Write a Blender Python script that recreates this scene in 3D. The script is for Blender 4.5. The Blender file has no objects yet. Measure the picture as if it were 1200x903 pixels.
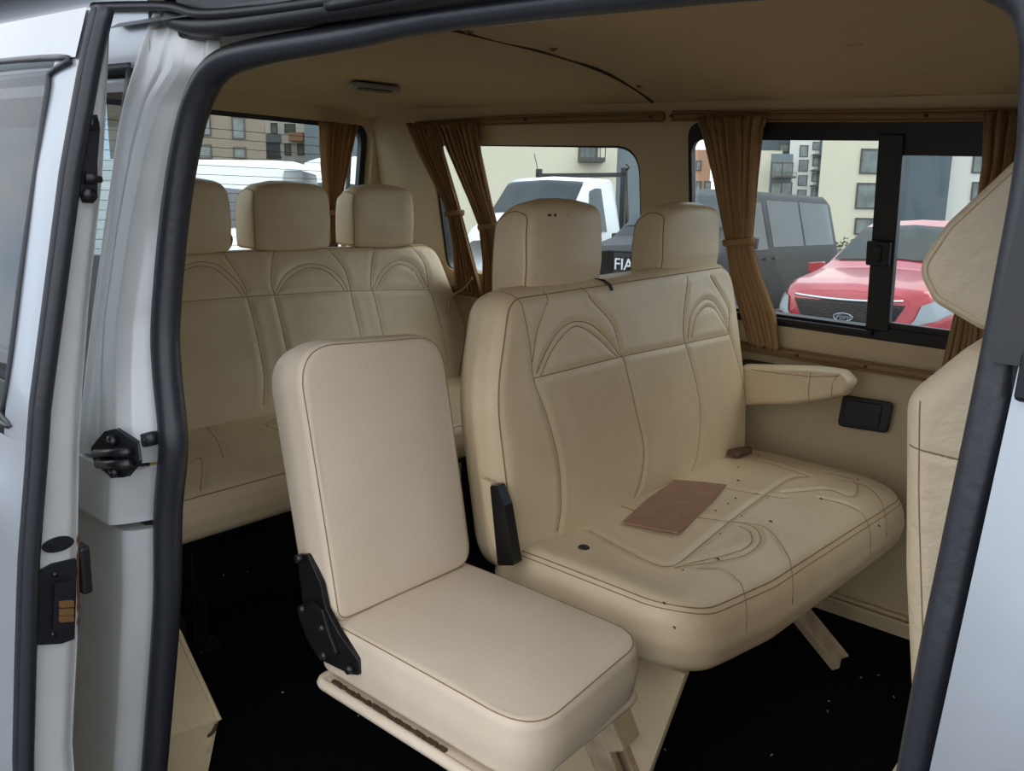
import bpy, bmesh, math, random
import numpy as np
from mathutils import Vector, Matrix
from mathutils.bvhtree import BVHTree
random.seed(7)
S = bpy.context.scene
C = S.collection

# ------------------------------------------------------------------ camera
# van frame: +X towards the van's nose, +Y away from the open door, Z up, floor z = 0
H = 1.11
_r = lambda u, v: np.array([(u-600)/1000., (v-451.5)/1000., 1.])
_mx = _r(-650, 155); _mx /= np.linalg.norm(_mx)
_y = _r(1450, 255); _y -= _y.dot(_mx)*_mx; _y /= np.linalg.norm(_y)
R = np.array([-_mx, _y, np.cross(-_mx, _y)])          # camera -> van
cam = bpy.data.cameras.new('camera'); co = bpy.data.objects.new('camera', cam); C.objects.link(co)
cam.sensor_width = 36; cam.lens = 30.0; cam.clip_start = 0.02; cam.clip_end = 600
M = Matrix.Identity(4)
for i in range(3):
    M[i][0] = R[i, 0]; M[i][1] = -R[i, 1]; M[i][2] = -R[i, 2]
M[2][3] = H
co.matrix_world = M
S.camera = co

# outside frame: the van stands a little nose-down on the level ground
UP = np.array([-0.04638326, 0.00871003, 0.99888574])
RH = np.array([0.77071032, 0.6364678, 0.0302381])
FH = np.array([-0.63549523, 0.7712541, -0.03623437])
CG = np.array([0, 0, H]) - 1.62*UP
WM = Matrix.Identity(4)
for i in range(3):
    WM[i][0] = RH[i]; WM[i][1] = FH[i]; WM[i][2] = UP[i]; WM[i][3] = CG[i]

# ------------------------------------------------------------------ light and exposure
S.view_settings.view_transform = 'Standard'; S.view_settings.look = 'None'
S.view_settings.gamma = 1.0; S.view_settings.use_curve_mapping = False
S.view_settings.exposure = 0.72
w = bpy.data.worlds.new('sky'); S.world = w; w.use_nodes = True
nt = w.node_tree; nt.nodes.clear()
out = nt.nodes.new('ShaderNodeOutputWorld'); bg = nt.nodes.new('ShaderNodeBackground')
tc = nt.nodes.new('ShaderNodeTexCoord'); nz = nt.nodes.new('ShaderNodeTexNoise'); cr = nt.nodes.new('ShaderNodeValToRGB')
nz.inputs['Scale'].default_value = 2.6; nz.inputs['Detail'].default_value = 7; nz.inputs['Roughness'].default_value = .55
cr.color_ramp.elements[0].position = .40; cr.color_ramp.elements[0].color = (.56, .68, .88, 1)
cr.color_ramp.elements[1].position = .60; cr.color_ramp.elements[1].color = (1.0, .99, .96, 1)
nt.links.new(tc.outputs['Generated'], nz.inputs['Vector']); nt.links.new(nz.outputs['Fac'], cr.inputs['Fac'])
nt.links.new(cr.outputs['Color'], bg.inputs['Color']); bg.inputs['Strength'].default_value = 1.35
nt.links.new(bg.outputs[0], out.inputs[0])
sun = bpy.data.lights.new('sun', 'SUN'); so = bpy.data.objects.new('sun', sun); C.objects.link(so)
sun.energy = .8; sun.angle = math.radians(35); sun.color = (1, .93, .82)
so.rotation_euler = (math.radians(42), 0, math.radians(150))

# ------------------------------------------------------------------ materials
def srgb(r, g, b):
    f = lambda c: ((c/255+.055)/1.055)**2.4 if c > 10 else c/255/12.92
    return (f(r), f(g), f(b), 1)
def mat(name, col, rough=.5, metal=0., noise=0., nscale=8., bump=0., bscale=200., spec=.5, coat=0., col2=None, emit=None, bdist=.002):
    m = bpy.data.materials.new(name); m.use_nodes = True; n = m.node_tree.nodes; L = m.node_tree.links
    b = n['Principled BSDF']; b.inputs['Base Color'].default_value = col
    b.inputs['Roughness'].default_value = rough; b.inputs['Metallic'].default_value = metal
    b.inputs['Specular IOR Level'].default_value = spec
    if coat: b.inputs['Coat Weight'].default_value = coat; b.inputs['Coat Roughness'].default_value = .08
    t = n.new('ShaderNodeTexCoord')
    if noise or col2:
        z = n.new('ShaderNodeTexNoise'); z.inputs['Scale'].default_value = nscale; z.inputs['Detail'].default_value = 6
        z.inputs['Roughness'].default_value = .6
        r = n.new('ShaderNodeValToRGB')
        c2 = col2 or tuple([c*(1-noise) for c in col[:3]]+[1])
        r.color_ramp.elements[0].position = .35; r.color_ramp.elements[0].color = c2
        r.color_ramp.elements[1].position = .62; r.color_ramp.elements[1].color = col
        L.new(t.outputs['Object'], z.inputs['Vector']); L.new(z.outputs['Fac'], r.inputs['Fac'])
        L.new(r.outputs['Color'], b.inputs['Base Color'])
    if bump:
        z2 = n.new('ShaderNodeTexNoise'); z2.inputs['Scale'].default_value = bscale; z2.inputs['Detail'].default_value = 4
        bp = n.new('ShaderNodeBump'); bp.inputs['Strength'].default_value = bump; bp.inputs['Distance'].default_value = bdist
        L.new(t.outputs['Object'], z2.inputs['Vector']); L.new(z2.outputs['Fac'], bp.inputs['Height'])
        L.new(bp.outputs[0], b.inputs['Normal'])
    if emit: b.inputs['Emission Color'].default_value = emit; b.inputs['Emission Strength'].default_value = 1
    return m
def glass(name, tint=(1, 1, 1, 1), refl=.10, milky=0.):
    m = bpy.data.materials.new(name); m.use_nodes = True; n = m.node_tree.nodes; L = m.node_tree.links; n.clear()
    o = n.new('ShaderNodeOutputMaterial'); tr = n.new('ShaderNodeBsdfTransparent'); gl = n.new('ShaderNodeBsdfGlossy')
    tr.inputs[0].default_value = tint; gl.inputs['Roughness'].default_value = .02
    lw = n.new('ShaderNodeLayerWeight'); lw.inputs[0].default_value = .5; mx = n.new('ShaderNodeMixShader')
    pw = n.new('ShaderNodeMath'); pw.operation = 'POWER'; pw.inputs[1].default_value = 5
    ma = n.new('ShaderNodeMath'); ma.operation = 'MULTIPLY_ADD'; ma.inputs[1].default_value = 1-refl; ma.inputs[2].default_value = refl; ma.use_clamp = True
    L.new(lw.outputs['Facing'], pw.inputs[0]); L.new(pw.outputs[0], ma.inputs[0]); L.new(ma.outputs[0], mx.inputs[0])
    L.new(tr.outputs[0], mx.inputs[1]); L.new(gl.outputs[0], mx.inputs[2])
    last = mx
    if milky:
        df = n.new('ShaderNodeBsdfDiffuse'); df.inputs[0].default_value = (.8, .85, .85, 1)
        m2 = n.new('ShaderNodeMixShader'); m2.inputs[0].default_value = milky
        L.new(mx.outputs[0], m2.inputs[1]); L.new(df.outputs[0], m2.inputs[2]); last = m2
    L.new(last.outputs[0], o.inputs[0])
    return m
leather = mat('cream leather', srgb(222, 202, 168), .42, noise=.10, nscale=5, bump=.25, bscale=420, spec=.45, col2=srgb(212, 190, 154))
leather_pale = mat('pale leather', srgb(222, 205, 183), .45, noise=.06, nscale=4, bump=.25, bscale=420, spec=.4, col2=srgb(214, 196, 172))
leather_wrin = mat('wrinkled leather', srgb(224, 204, 172), .5, bump=.9, bscale=60, bdist=.004)
seam_m = mat('seam thread', srgb(150, 122, 88), .8)
lining = mat('cream lining', srgb(208, 188, 152), .85, noise=.05, nscale=3, bump=.2, bscale=500, spec=.2)
ceil_m = mat('headlining fabric', srgb(206, 184, 148), .95, noise=.07, nscale=3, bump=.3, bscale=600, spec=.1)
dark_seam = mat('dark joint', srgb(70, 52, 34), .9)
carpet = mat('black carpet', srgb(17, 18, 22), 1., noise=.3, nscale=40, bump=.8, bscale=500, spec=.05)
steel_blk = mat('black painted steel', srgb(22, 22, 24), .35, noise=.3, nscale=20, spec=.5)
plastic_blk = mat('black plastic', srgb(20, 21, 26), .45)
rubber = mat('rubber seal', srgb(38, 40, 46), .38, bump=.3, bscale=90, spec=.5)
bolt_m = mat('dark bolt', srgb(60, 60, 62), .35, .8)
silver = mat('silver paint', srgb(168, 173, 178), .34, .5, noise=.08, nscale=3, coat=.5, bump=.05, bscale=30)
silver_in = mat('silver jamb paint', srgb(206, 208, 208), .42, .2, noise=.10, nscale=6, coat=.2)
rust = mat('rust', srgb(110, 62, 30), .9, noise=.5, nscale=60)
brass = mat('brass contact', srgb(176, 134, 90), .4, .8)
curt = mat('brown curtain cloth', srgb(184, 150, 110), .95, noise=.15, nscale=30, bump=.3, bscale=700, spec=.1)
def add_transl(m, fac, colr):
    n = m.node_tree.nodes; L = m.node_tree.links; b = n['Principled BSDF']; o = n['Material Output']
    t = n.new('ShaderNodeBsdfTranslucent'); t.inputs[0].default_value = colr; x = n.new('ShaderNodeMixShader'); x.inputs[0].default_value = fac
    L.new(b.outputs[0], x.inputs[1]); L.new(t.outputs[0], x.inputs[2]); L.new(x.outputs[0], o.inputs[0])
add_transl(curt, .35, srgb(190, 140, 88))
rail_m = mat('brown rail', srgb(140, 108, 72), .6, bump=.1)
cardb = mat('brown cardboard', srgb(166, 128, 104), .95, noise=.15, nscale=30, bump=.3, bscale=150)
wood = mat('worn cream leg paint', srgb(200, 180, 146), .7, noise=.35, nscale=10, col2=srgb(158, 134, 104))
clear = glass('clear glass', (.93, .97, .96, 1), .04, milky=.03)
tint = glass('tinted glass', (.42, .46, .46, 1), .05)
lampg = mat('lamp lens', srgb(150, 146, 140), .3)
chrome = mat('chrome', srgb(215, 218, 222), .15, 1.)
white_p = mat('white vehicle paint', srgb(232, 236, 238), .3, coat=.5, spec=.5)
dark_p = mat('dark grey vehicle paint', srgb(40, 45, 48), .5, .0, noise=.35, nscale=4, spec=.25)
red_p = mat('red vehicle paint', srgb(176, 34, 52), .3, .15, coat=.6, noise=.1, nscale=3)
car_glass = mat('dark car glass', srgb(48, 60, 64), .12, spec=.35, noise=.4, nscale=2)
tyre = mat('tyre', srgb(24, 24, 25), .9)
grille_m = mat('black grille', srgb(26, 28, 32), .5)
badge_blue = mat('blue badge', srgb(22, 36, 66), .3)
lens_m = mat('headlamp glass', srgb(150, 160, 166), .15, spec=.5)
cream_w = mat('cream render', srgb(232, 224, 200), .95, noise=.05, nscale=.3)
white_w = mat('white render', srgb(226, 224, 214), .95, noise=.05, nscale=.3)
tan_w = mat('tan brick wall', srgb(150, 136, 118), .95, noise=.08, nscale=1.5)
grey_w = mat('blue grey cladding', srgb(122, 134, 140), .9, noise=.07, nscale=.6)
dgrey_w = mat('dark slate cladding', srgb(92, 104, 112), .9, noise=.07, nscale=.6)
orange_w = mat('orange brown render', srgb(190, 146, 118), .95, noise=.08, nscale=.5)
win_f = mat('grey window frame', srgb(84, 82, 78), .6)
win_g = mat('building window glass', srgb(138, 146, 144), .2, noise=.5, nscale=.9, spec=.4)
wire = mat('grey wire', srgb(84, 92, 94), .6, .1)
asph = mat('asphalt', srgb(96, 96, 96), .95, noise=.25, nscale=2, bump=.3, bscale=60)
hedge_m = mat('dry hedge', srgb(96, 96, 66), 1., noise=.5, nscale=8)
terry = mat('grey terracotta roof', srgb(90, 94, 98), .9)

# ------------------------------------------------------------------ mesh helpers
def link(o, parent=None):
    C.objects.link(o)
    if parent: o.parent = parent
    return o
def mesh_obj(name, verts, faces, m, parent=None, smooth=True, mats=None, fm=None):
    me = bpy.data.meshes.new(name); me.from_pydata([tuple(map(float, v)) for v in verts], [], faces)
    for x in (mats or [m]): me.materials.append(x)
    if fm: me.polygons.foreach_set('material_index', fm)
    if smooth: me.polygons.foreach_set('use_smooth', [True]*len(me.polygons))
    me.update()
    return link(bpy.data.objects.new(name, me), parent)
class MB:
    """collects shapes into one mesh"""
    def __init__(s): s.v = []; s.f = []; s.m = []; s.sm = []
    def add(s, vs, fs, mi=0, smooth=False):
        b = len(s.v); s.v += [tuple(map(float, p)) for p in vs]
        for f in fs: s.f.append([i+b for i in f]); s.m.append(mi); s.sm.append(smooth)
    def box(s, a, b, mi=0):
        (x0, y0, z0), (x1, y1, z1) = a, b
        vs = [(x, y, z) for z in (z0, z1) for y in (y0, y1) for x in (x0, x1)]
        s.add(vs, [(0, 2, 3, 1), (4, 5, 7, 6), (0, 1, 5, 4), (2, 6, 7, 3), (0, 4, 6, 2), (1, 3, 7, 5)], mi)
    def prism(s, poly, o, ea, eb, ec, mi=0, bev=0.):
        """polygon (a,b) in frame o,ea,eb extruded by vector ec"""
        o, ea, eb, ec = map(np.array, (o, ea, eb, ec)); n = len(poly)
        P = [o+ea*a+eb*b for a, b in poly]; Q = [p+ec for p in P]
        s.add(P+Q, [list(range(n))[::-1], list(range(n, 2*n))]+[(i, (i+1) % n, n+(i+1) % n, n+i) for i in range(n)], mi)
    def tube(s, pts, r, seg=8, mi=0, closed=False, rb=None, upv=(0, 0, 1)):
        pts = [np.array(p, float) for p in pts]; n = len(pts)
        if n < 2: return
        vs = []; prev = None
        for i, p in enumerate(pts):
            a = pts[(i-1) % n] if (closed or i > 0) else p; b = pts[(i+1) % n] if (closed or i < n-1) else p
            t = b-a; t /= (np.linalg.norm(t)+1e-12)
            if prev is None:
                u = np.array(upv, float)
                if abs(u.dot(t)) > .95: u = np.array([0, 1., 0])
            else: u = prev
            u = u-u.dot(t)*t; u /= np.linalg.norm(u)+1e-12; prev = u; w_ = np.cross(t, u)
            ra = r[i] if hasattr(r, '__len__') else r; r2 = rb if rb else ra
            for k in range(seg):
                q = 2*math.pi*k/seg; vs.append(p+u*ra*math.cos(q)+w_*r2*math.sin(q))
        fs = []
        for i in range(n if closed else n-1):
            j = (i+1) % n
            for k in range(seg): fs.append((i*seg+k, i*seg+(k+1) % seg, j*seg+(k+1) % seg, j*seg+k))
        if not closed: fs += [list(range(seg))[::-1], [(n-1)*seg+k for k in range(seg)]]
        s.add(vs, fs, mi, True)
    def cyl(s, a, b, r, seg=16, mi=0, r2=None):
        s.tube([a, b], [r, r if r2 is None else r2], seg, mi)
    def grid(s, fn, nu, nv, mi=0, smooth=True, flip=False):
        vs = [fn(i/nu, j/nv) for j in range(nv+1) for i in range(nu+1)]
        fs = [(j*(nu+1)+i, j*(nu+1)+i+1, (j+1)*(nu+1)+i+1, (j+1)*(nu+1)+i) for j in range(nv) for i in range(nu)]
        if flip: fs = [f[::-1] for f in fs]
        s.add(vs, fs, mi, smooth)
    def build(s, name, mats, parent=None, bevel=0., seg=2):
        if not isinstance(mats, (list, tuple)): mats = [mats]
        me = bpy.data.meshes.new(name); me.from_pydata(s.v, [], s.f)
        for x in mats: me.materials.append(x)
        me.polygons.foreach_set('material_index', s.m); me.polygons.foreach_set('use_smooth', s.sm); me.update()
        o = link(bpy.data.objects.new(name, me), parent)
        if bevel:
            b = o.modifiers.new('bevel', 'BEVEL'); b.width = bevel; b.segments = seg; b.limit_method = 'ANGLE'
        return o
def thing(name, label, cat, group=None, loc=(0, 0, 0)):
    o = bpy.data.objects.new(name, None); C.objects.link(o); o.location = loc; o.empty_display_size = .1
    o['label'] = label; o['category'] = cat
    if group: o['group'] = group
    return o
def tag(o, label, cat, group=None):
    o['label'] = label; o['category'] = cat
    if group: o['group'] = group
    return o
def struct(o, label=None):
    o['kind'] = 'structure'
    if label: o['label'] = label
    return o
def rpoly(pts, rad, n=8):
    """closed polygon with rounded corners"""
    out = []; N = len(pts); P = [np.array(p, float) for p in pts]
    if not hasattr(rad, '__len__'): rad = [rad]*N
    for i in range(N):
        p = P[i]; a = P[i-1]-p; b = P[(i+1) % N]-p; la = np.linalg.norm(a); lb = np.linalg.norm(b); a /= la; b /= lb
        ang = math.acos(max(-1, min(1, a.dot(b)))); r = rad[i]
        d = min(r/math.tan(ang/2), la*.49, lb*.49); p0 = p+a*d; p1 = p+b*d
        for k in range(n+1):
            t = k/n; out.append((1-t)**2*p0+2*t*(1-t)*(p*1.14-(p0+p1)*.07)+t*t*p1)
    return out
def resample(pts, n, closed=True):
    P = [np.array(p, float) for p in pts]
    if closed: P = P+[P[0]]
    P = np.array(P); d = np.r_[0, np.cumsum(np.linalg.norm(np.diff(P, axis=0), axis=1))]
    t = np.linspace(0, d[-1], n+1)[:-1] if closed else np.linspace(0, d[-1], n)
    return np.stack([np.interp(t, d, P[:, k]) for k in range(P.shape[1])], 1)
def smooth_line(pts, n=40):
    P = [np.array(p, float) for p in pts]; Q = [2*P[0]-P[1]]+P+[2*P[-1]-P[-2]]; out = []
    m = len(P)-1
    for i in range(m):
        a, b, c, d = Q[i:i+4]
        for k in range(max(2, n//m)):
            t = k/max(2, n//m); out.append(.5*((2*b)+(c-a)*t+(2*a-5*b+4*c-d)*t*t+(3*b-a-3*c+d)*t**3))
    out.append(P[-1]); return np.array(out)
def on_plane(u, v, o, n):
    d = R@_r(u, v); o = np.array(o, float); n = np.array(n, float); c = np.array([0, 0, H])
    return c+d*((o-c).dot(n)/d.dot(n))
def hit_y(u, v, fy):
    y = fy(1.); d = R@_r(u, v)
    for _ in range(12): p = d*(y/d[1])+np.array([0, 0, H]); y = fy(p[2])
    return d*(y/d[1])+np.array([0, 0, H])

BV = {}
def top_of(key, x, y):
    h = BV[key].ray_cast(Vector((x, y, 1.2)), Vector((0, 0, -1))); return h[0].z if h[0] else .45
def cushion(name, outline, T, r, frame, mats, parent, bulge=.01, seams=(), ring_seam=True, nper=360, nrad=60, bow=None, back_r=None, groove=.003, gw=.007, seam_r=.0011, wr=0., post=None):
    """padded cushion: outline in (a,b), thickness along c; seams are polylines in (a,b) pressed into the front"""
    o, ea, eb, ec = [np.array(k, float) for k in frame]
    O = resample(outline, nper); cen = O.mean(0)
    tan = np.roll(O, -1, 0)-np.roll(O, 1, 0); tan /= np.linalg.norm(tan, axis=1)[:, None]
    nor = np.stack([tan[:, 1], -tan[:, 0]], 1)
    if ((O-cen)*nor).sum() < 0: nor = -nor
    br = back_r or r
    rings = []
    for k in range(1, nrad+1):
        s = k/nrad; rings.append(('f', s))
    na = 8
    for k in range(1, na+1): rings.append(('a', k/na*math.pi/2))
    rings += [('s', .25), ('s', .5), ('s', .75), ('s', 1.)]
    for k in range(1, na+1): rings.append(('b', k/na*math.pi/2))
    for k in range(6, 0, -1): rings.append(('k', k/7))
    inner = O-nor*r; innb = O-nor*br
    mid = (O.max(0)+O.min(0))/2; hw = (O.max(0)-O.min(0))/2
    e1 = np.clip(np.abs(inner-mid)/hw, 0, 1); e1 = bulge*(1-e1[:, 0]**3)*(1-e1[:, 1]**3)
    q0 = np.clip(np.abs(cen-mid)/hw, 0, 1); AB = [cen[None]]; Z = [np.array([T/2+bulge*(1-q0[0]**3)*(1-q0[1]**3)])]; front = [True]
    zt = T/2-r; zb = -T/2+br
    for kind, s in rings:
        if kind == 'f':
            p = cen+(inner-cen)*s; q_ = np.clip(np.abs(p-mid)/hw, 0, 1)
            z = T/2+bulge*(1-q_[:, 0]**3)*(1-q_[:, 1]**3)
        elif kind == 'a': p = inner+nor*r*math.sin(s); z = zt+r*math.cos(s)+e1*math.cos(s)**2
        elif kind == 's': p = O+nor*(.004*math.sin(s*math.pi)); z = zt+(zb-zt)*s
        elif kind == 'b': p = innb+nor*br*math.cos(s); z = zb-br*math.sin(s)
        else: p = cen+(innb-cen)*s; z = -T/2
        AB.append(p); Z.append(np.zeros(nper)+z); front.append(kind == 'f')
    A = np.concatenate(AB); Zc = np.concatenate(Z)
    fmask = np.concatenate([np.full(len(a), f) for a, f in zip(AB, front)])
    dens = []
    for sm in seams:
        dens.append(resample(sm, max(8, int(np.linalg.norm(np.diff(np.array(sm), axis=0), axis=1).sum()/.004)), False))
    if dens and groove:
        D = np.concatenate(dens); idx = np.where(fmask)[0]
        for ch in np.array_split(idx, max(1, len(idx)//3000)):
            d = np.sqrt(((A[ch][:, None]-D[None])**2).sum(2)).min(1)
            Zc[ch] -= groove*np.exp(-(d/gw)**2)-groove*.35*np.exp(-((d-gw*2.2)/(gw*1.3))**2)
    if wr:
        rs = np.random.RandomState(3)
        for _ in range(14):
            k = rs.uniform(8, 30, 2); ph = rs.uniform(0, 6.3); Zc[fmask] += wr*np.sin(A[fmask]@(k*rs.choice([-1, 1], 2))+ph)/3
    if bow is not None: Bo = bow(A[:, 0], A[:, 1]); Zc = Zc+Bo
    V = o+A[:, :1]*ea+A[:, 1:2]*eb+Zc[:, None]*ec
    F = [(0, 1+i, 1+(i+1) % nper) for i in range(nper)]
    for k in range(len(rings)-1):
        a = 1+k*nper; b = a+nper
        F += [(a+i, b+i, b+(i+1) % nper, a+(i+1) % nper) for i in range(nper)]
    last = 1+(len(rings)-1)*nper; F.append([last+i for i in range(nper)])
    if post is not None: V = post(V)
    mb = MB(); mb.add(V, F, 0, True)
    bvh = BVHTree.FromPolygons([Vector(v) for v in V], F); BV[name+parent.name] = bvh
    def lift(a, b, off):
        st = o+ea*a+eb*b+ec*(T+.3); h = bvh.ray_cast(Vector(st), Vector(-ec))
        return None if h[0] is None else np.array(h[0])+ec*off
    for D in dens:
        pts = [lift(a, b, -seam_r*.2) for a, b in D]; pts = [p for p in pts if p is not None]
        if len(pts) > 3: mb.tube(pts, seam_r, 5, 1)
    if ring_seam:
        k = nrad+3; base = 1+(k-1)*nper
        mb.tube([V[base+i]+ec*.0003 for i in range(0, nper, 2)], seam_r*1.2, 5, 1, closed=True)
        if ring_seam == 2:
            base = 1+k*nper
            mb.tube([V[base+i] for i in range(0, nper, 2)], seam_r*1.1, 5, 1, closed=True)
    ob = mb.build(name, mats, parent)
    bm = bmesh.new(); bm.from_mesh(ob.data); bmesh.ops.recalc_face_normals(bm, faces=bm.faces); bm.to_mesh(ob.data); bm.free()
    return ob

def panel(name, outer, holes, frame, thick, m, parent=None):
    """flat sheet with rounded holes; frame=(o,ea,eb), extruded both ways along the normal"""
    cu = bpy.data.curves.new(name, 'CURVE'); cu.dimensions = '2D'; cu.fill_mode = 'BOTH'; cu.extrude = thick/2
    for loop in [outer]+list(holes):
        sp = cu.splines.new('POLY'); sp.points.add(len(loop)-1); sp.use_cyclic_u = True
        for i, p in enumerate(loop): sp.points[i].co = (p[0], p[1], 0, 1)
    tmp = bpy.data.objects.new('tmp', cu); C.objects.link(tmp)
    me = bpy.data.meshes.new_from_object(tmp.evaluated_get(bpy.context.evaluated_depsgraph_get())) if False else None
    bpy.context.view_layer.update()
    me = bpy.data.meshes.new_from_object(tmp.evaluated_get(bpy.context.evaluated_depsgraph_get()))
    bpy.data.objects.remove(tmp)
    o, ea, eb = [np.array(k, float) for k in frame]; ec = np.cross(ea, eb)
    for v in me.vertices:
        p = o+ea*v.co.x+eb*v.co.y+ec*v.co.z; v.co = Vector(p)
    me.materials.clear(); me.materials.append(m); me.name = name; me.update()
    return link(bpy.data.objects.new(name, me), parent)
def ring_frame(name, outer, inner, frame, thick, m, parent=None):
    return panel(name, outer, [inner], frame, thick, m, parent)
def text_obj(name, s, size, m, parent, mtx, ext=.004, shear=0.):
    cu = bpy.data.curves.new(name, 'FONT'); cu.body = s; cu.size = size; cu.extrude = ext; cu.align_x = 'CENTER'; cu.align_y = 'CENTER'; cu.shear = shear
    tmp = bpy.data.objects.new('tmp', cu); C.objects.link(tmp); bpy.context.view_layer.update()
    me = bpy.data.meshes.new_from_object(tmp.evaluated_get(bpy.context.evaluated_depsgraph_get())); bpy.data.objects.remove(tmp)
    me.transform(mtx); me.materials.clear(); me.materials.append(m); me.name = name
    return link(bpy.data.objects.new(name, me), parent)

# ================================================================== VAN SHELL
YC = 1.44                                        # centre line of the van
def zc(y):                                       # headlining height across the van
    return 1.405-.075*(abs(y-YC)/.72)**3.2
wl = lambda z: 2.26-.226*max(0, z-.72)           # left wall inner surface
SL = math.hypot(1, .226)

# floor
fl = MB(); fl.box((-2.6, .60, -.05), (1.3, 2.30, 0)); f = fl.build('floor', carpet); struct(f, 'black carpeted van floor')
# ceiling
mb = MB()
def cf(u, v):
    x = -2.33+u*3.6; y = .60+v*1.54
    z = zc(y)+.0015*math.sin(x*17+y*9)+.0015*math.sin(y*23-x*7)-.05*max(0, (-2.1-x)/.23)**2*.3
    return (x, y, z)
mb.grid(cf, 120, 60, 0)
n0 = len(mb.v); mb.grid(lambda u, v: tuple(np.array(cf(u, v))+[0, 0, .03]), 120, 60, 0)
# joint across the headlining
js = [(-1.277, y, zc(y)-.001) for y in np.linspace(.62, 2.12, 60)]
mb.tube(js, .0035, 6, 1)
for (x, y) in ((-1.262, 1.36), (-1.23, 1.60), (-1.25, 2.0)):
    mb.cyl((x, y, zc(y)+.002), (x, y, zc(y)-.003), .009, 12, 2)
    mb.cyl((x, y, zc(y)), (x, y, zc(y)-.005), .004, 8, 1)
for (x, y) in ((-.62, 1.75), (-.55, 2.0), (-.9, 2.05), (-.3, 2.02)):
    mb.tube([(x-.015, y, zc(y)-.001), (x+.015, y+.004, zc(y)-.001)], .004, 6, 0)
ce = mb.build('ceiling', [ceil_m, dark_seam, rail_m]); struct(ce, 'cream fabric headlining with a cross joint')

# left wall: upper sloped sheet with two window openings + lower sheet
o = (0, 2.26, .72); ea = (1, 0, 0); eb = (0, -.226/SL, 1/SL)
s_of = lambda z: (z-.72)*SL
W1 = rpoly([(-1.165, s_of(.775)), (-.03, s_of(.775)), (-.03, s_of(1.285)), (-1.165, s_of(1.285))], [.05, .05, .05, .06])
W2 = rpoly([(-2.16, s_of(.80)), (-1.33, s_of(.80)), (-1.325, s_of(1.232)), (-2.16, s_of(1.228))], [.05, .06, .09, .06])
WLu = panel('wall_left', [(-2.50, -.02), (1.3, -.02), (1.3, s_of(1.345)), (-2.50, s_of(1.345))], [W1, W2], (o, ea, eb), .03, lining); struct(WLu, 'cream lined side wall of the van with two windows')
WLu.location = (0, .015, 0)
low = MB()
low.grid(lambda u, v: (-2.5+u*3.8, 2.262+.012*math.sin(v*math.pi), v*.72), 30, 12, 0)
low.grid(lambda u, v: (-2.5+u*3.8, 2.30, v*.72), 2, 2, 0)
low.build('lower_panel', lining, WLu)
sk = MB(); sk.tube([(-2.4, 2.262, .045), (1.2, 2.262, .045)], .006, 6); sk.box((-2.4, 2.245, 0), (1.2, 2.262, .035)); sk.tube([(-2.4, 2.25, .036), (1.2, 2.25, .036)], .005, 6)
b_ = sk.build('baseboard_left', lining); struct(b_)
# pillar pad between the windows, a soft vertical swelling
pp = MB()
pp.grid(lambda u, v: (-1.325+.16*u, wl(.74+.58*v)-.012*math.sin(u*math.pi)**.6+.002, .74+.58*v), 16, 12)
pp.build('pillar_pad', lining, WLu)

def side_window(idx, hole_pts, label, fr_w, glass_m=clear):
    pass
# window_1 : sliding window with wide black frame
f_out = rpoly([(-1.170, s_of(.768)), (-.02, s_of(.768)), (-.02, s_of(1.292)), (-1.170, s_of(1.292))], [.05]*4)
f_in = rpoly([(-1.160, s_of(.800)), (-.06, s_of(.800)), (-.06, s_of(1.248)), (-1.160, s_of(1.248))], [.045]*4)
w1 = ring_frame('window_1', f_out, f_in, ((0, 2.268, .72), ea, eb), .020, plastic_blk); struct(w1, 'black framed sliding side window')
dv = MB()
def slab(mbx, x0, x1, z0, z1, yo, th):
    p = [np.array([x, wl(z)+yo, z]) for x, z in ((x0, z0), (x1, z0), (x1, z1), (x0, z1))]
    q = [a+np.array([0, th, 0]) for a in p]
    mbx.add(p+q, [(0, 1, 2, 3), (7, 6, 5, 4), (0, 4, 5, 1), (1, 5, 6, 2), (2, 6, 7, 3), (3, 7, 4, 0)])
slab(dv, -.670, -.614, .79, 1.26, -.010, .03)
slab(dv, -.64, -.06, 1.215, 1.262, .002, .02); slab(dv, -.64, -.06, .79, .815, .002, .02); slab(dv, -1.15, -.65, .775, .790, -.018, .02)
dv.build('divider', plastic_blk, w1, .003)
lt = MB(); slab(lt, -.676, -.620, .955, 1.015, -.026, .018); slab(lt, -.655, -.638, .965, 1.005, -.032, .01)
lt.build('latch', plastic_blk, w1, .004)
gl = MB(); slab(gl, -1.15, -.65, .79, 1.255, .012, .004); gl.build('glass', clear, w1)
gl = MB(); slab(gl, -.63, -.06, .79, 1.255, .022, .004); gl.build('glass', clear, w1)
# window_2
g_out = rpoly([(-2.17, s_of(.79)), (-1.325, s_of(.79)), (-1.318, s_of(1.240)), (-2.17, s_of(1.240))], [.05, .06, .09, .06])
g_in = rpoly([(-2.15, s_of(.80)), (-1.338, s_of(.80)), (-1.333, s_of(1.226)), (-2.15, s_of(1.226))], [.05, .06, .09, .06])
w2 = ring_frame('window_2', g_out, g_in, ((0, 2.283, .72), ea, eb), .03, rubber); struct(w2, 'fixed side window beside the rear bench')
gl = MB(); slab(gl, -2.15, -1.33, .80, 1.232, .02, .004); gl.build('glass', clear, w2)

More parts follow.
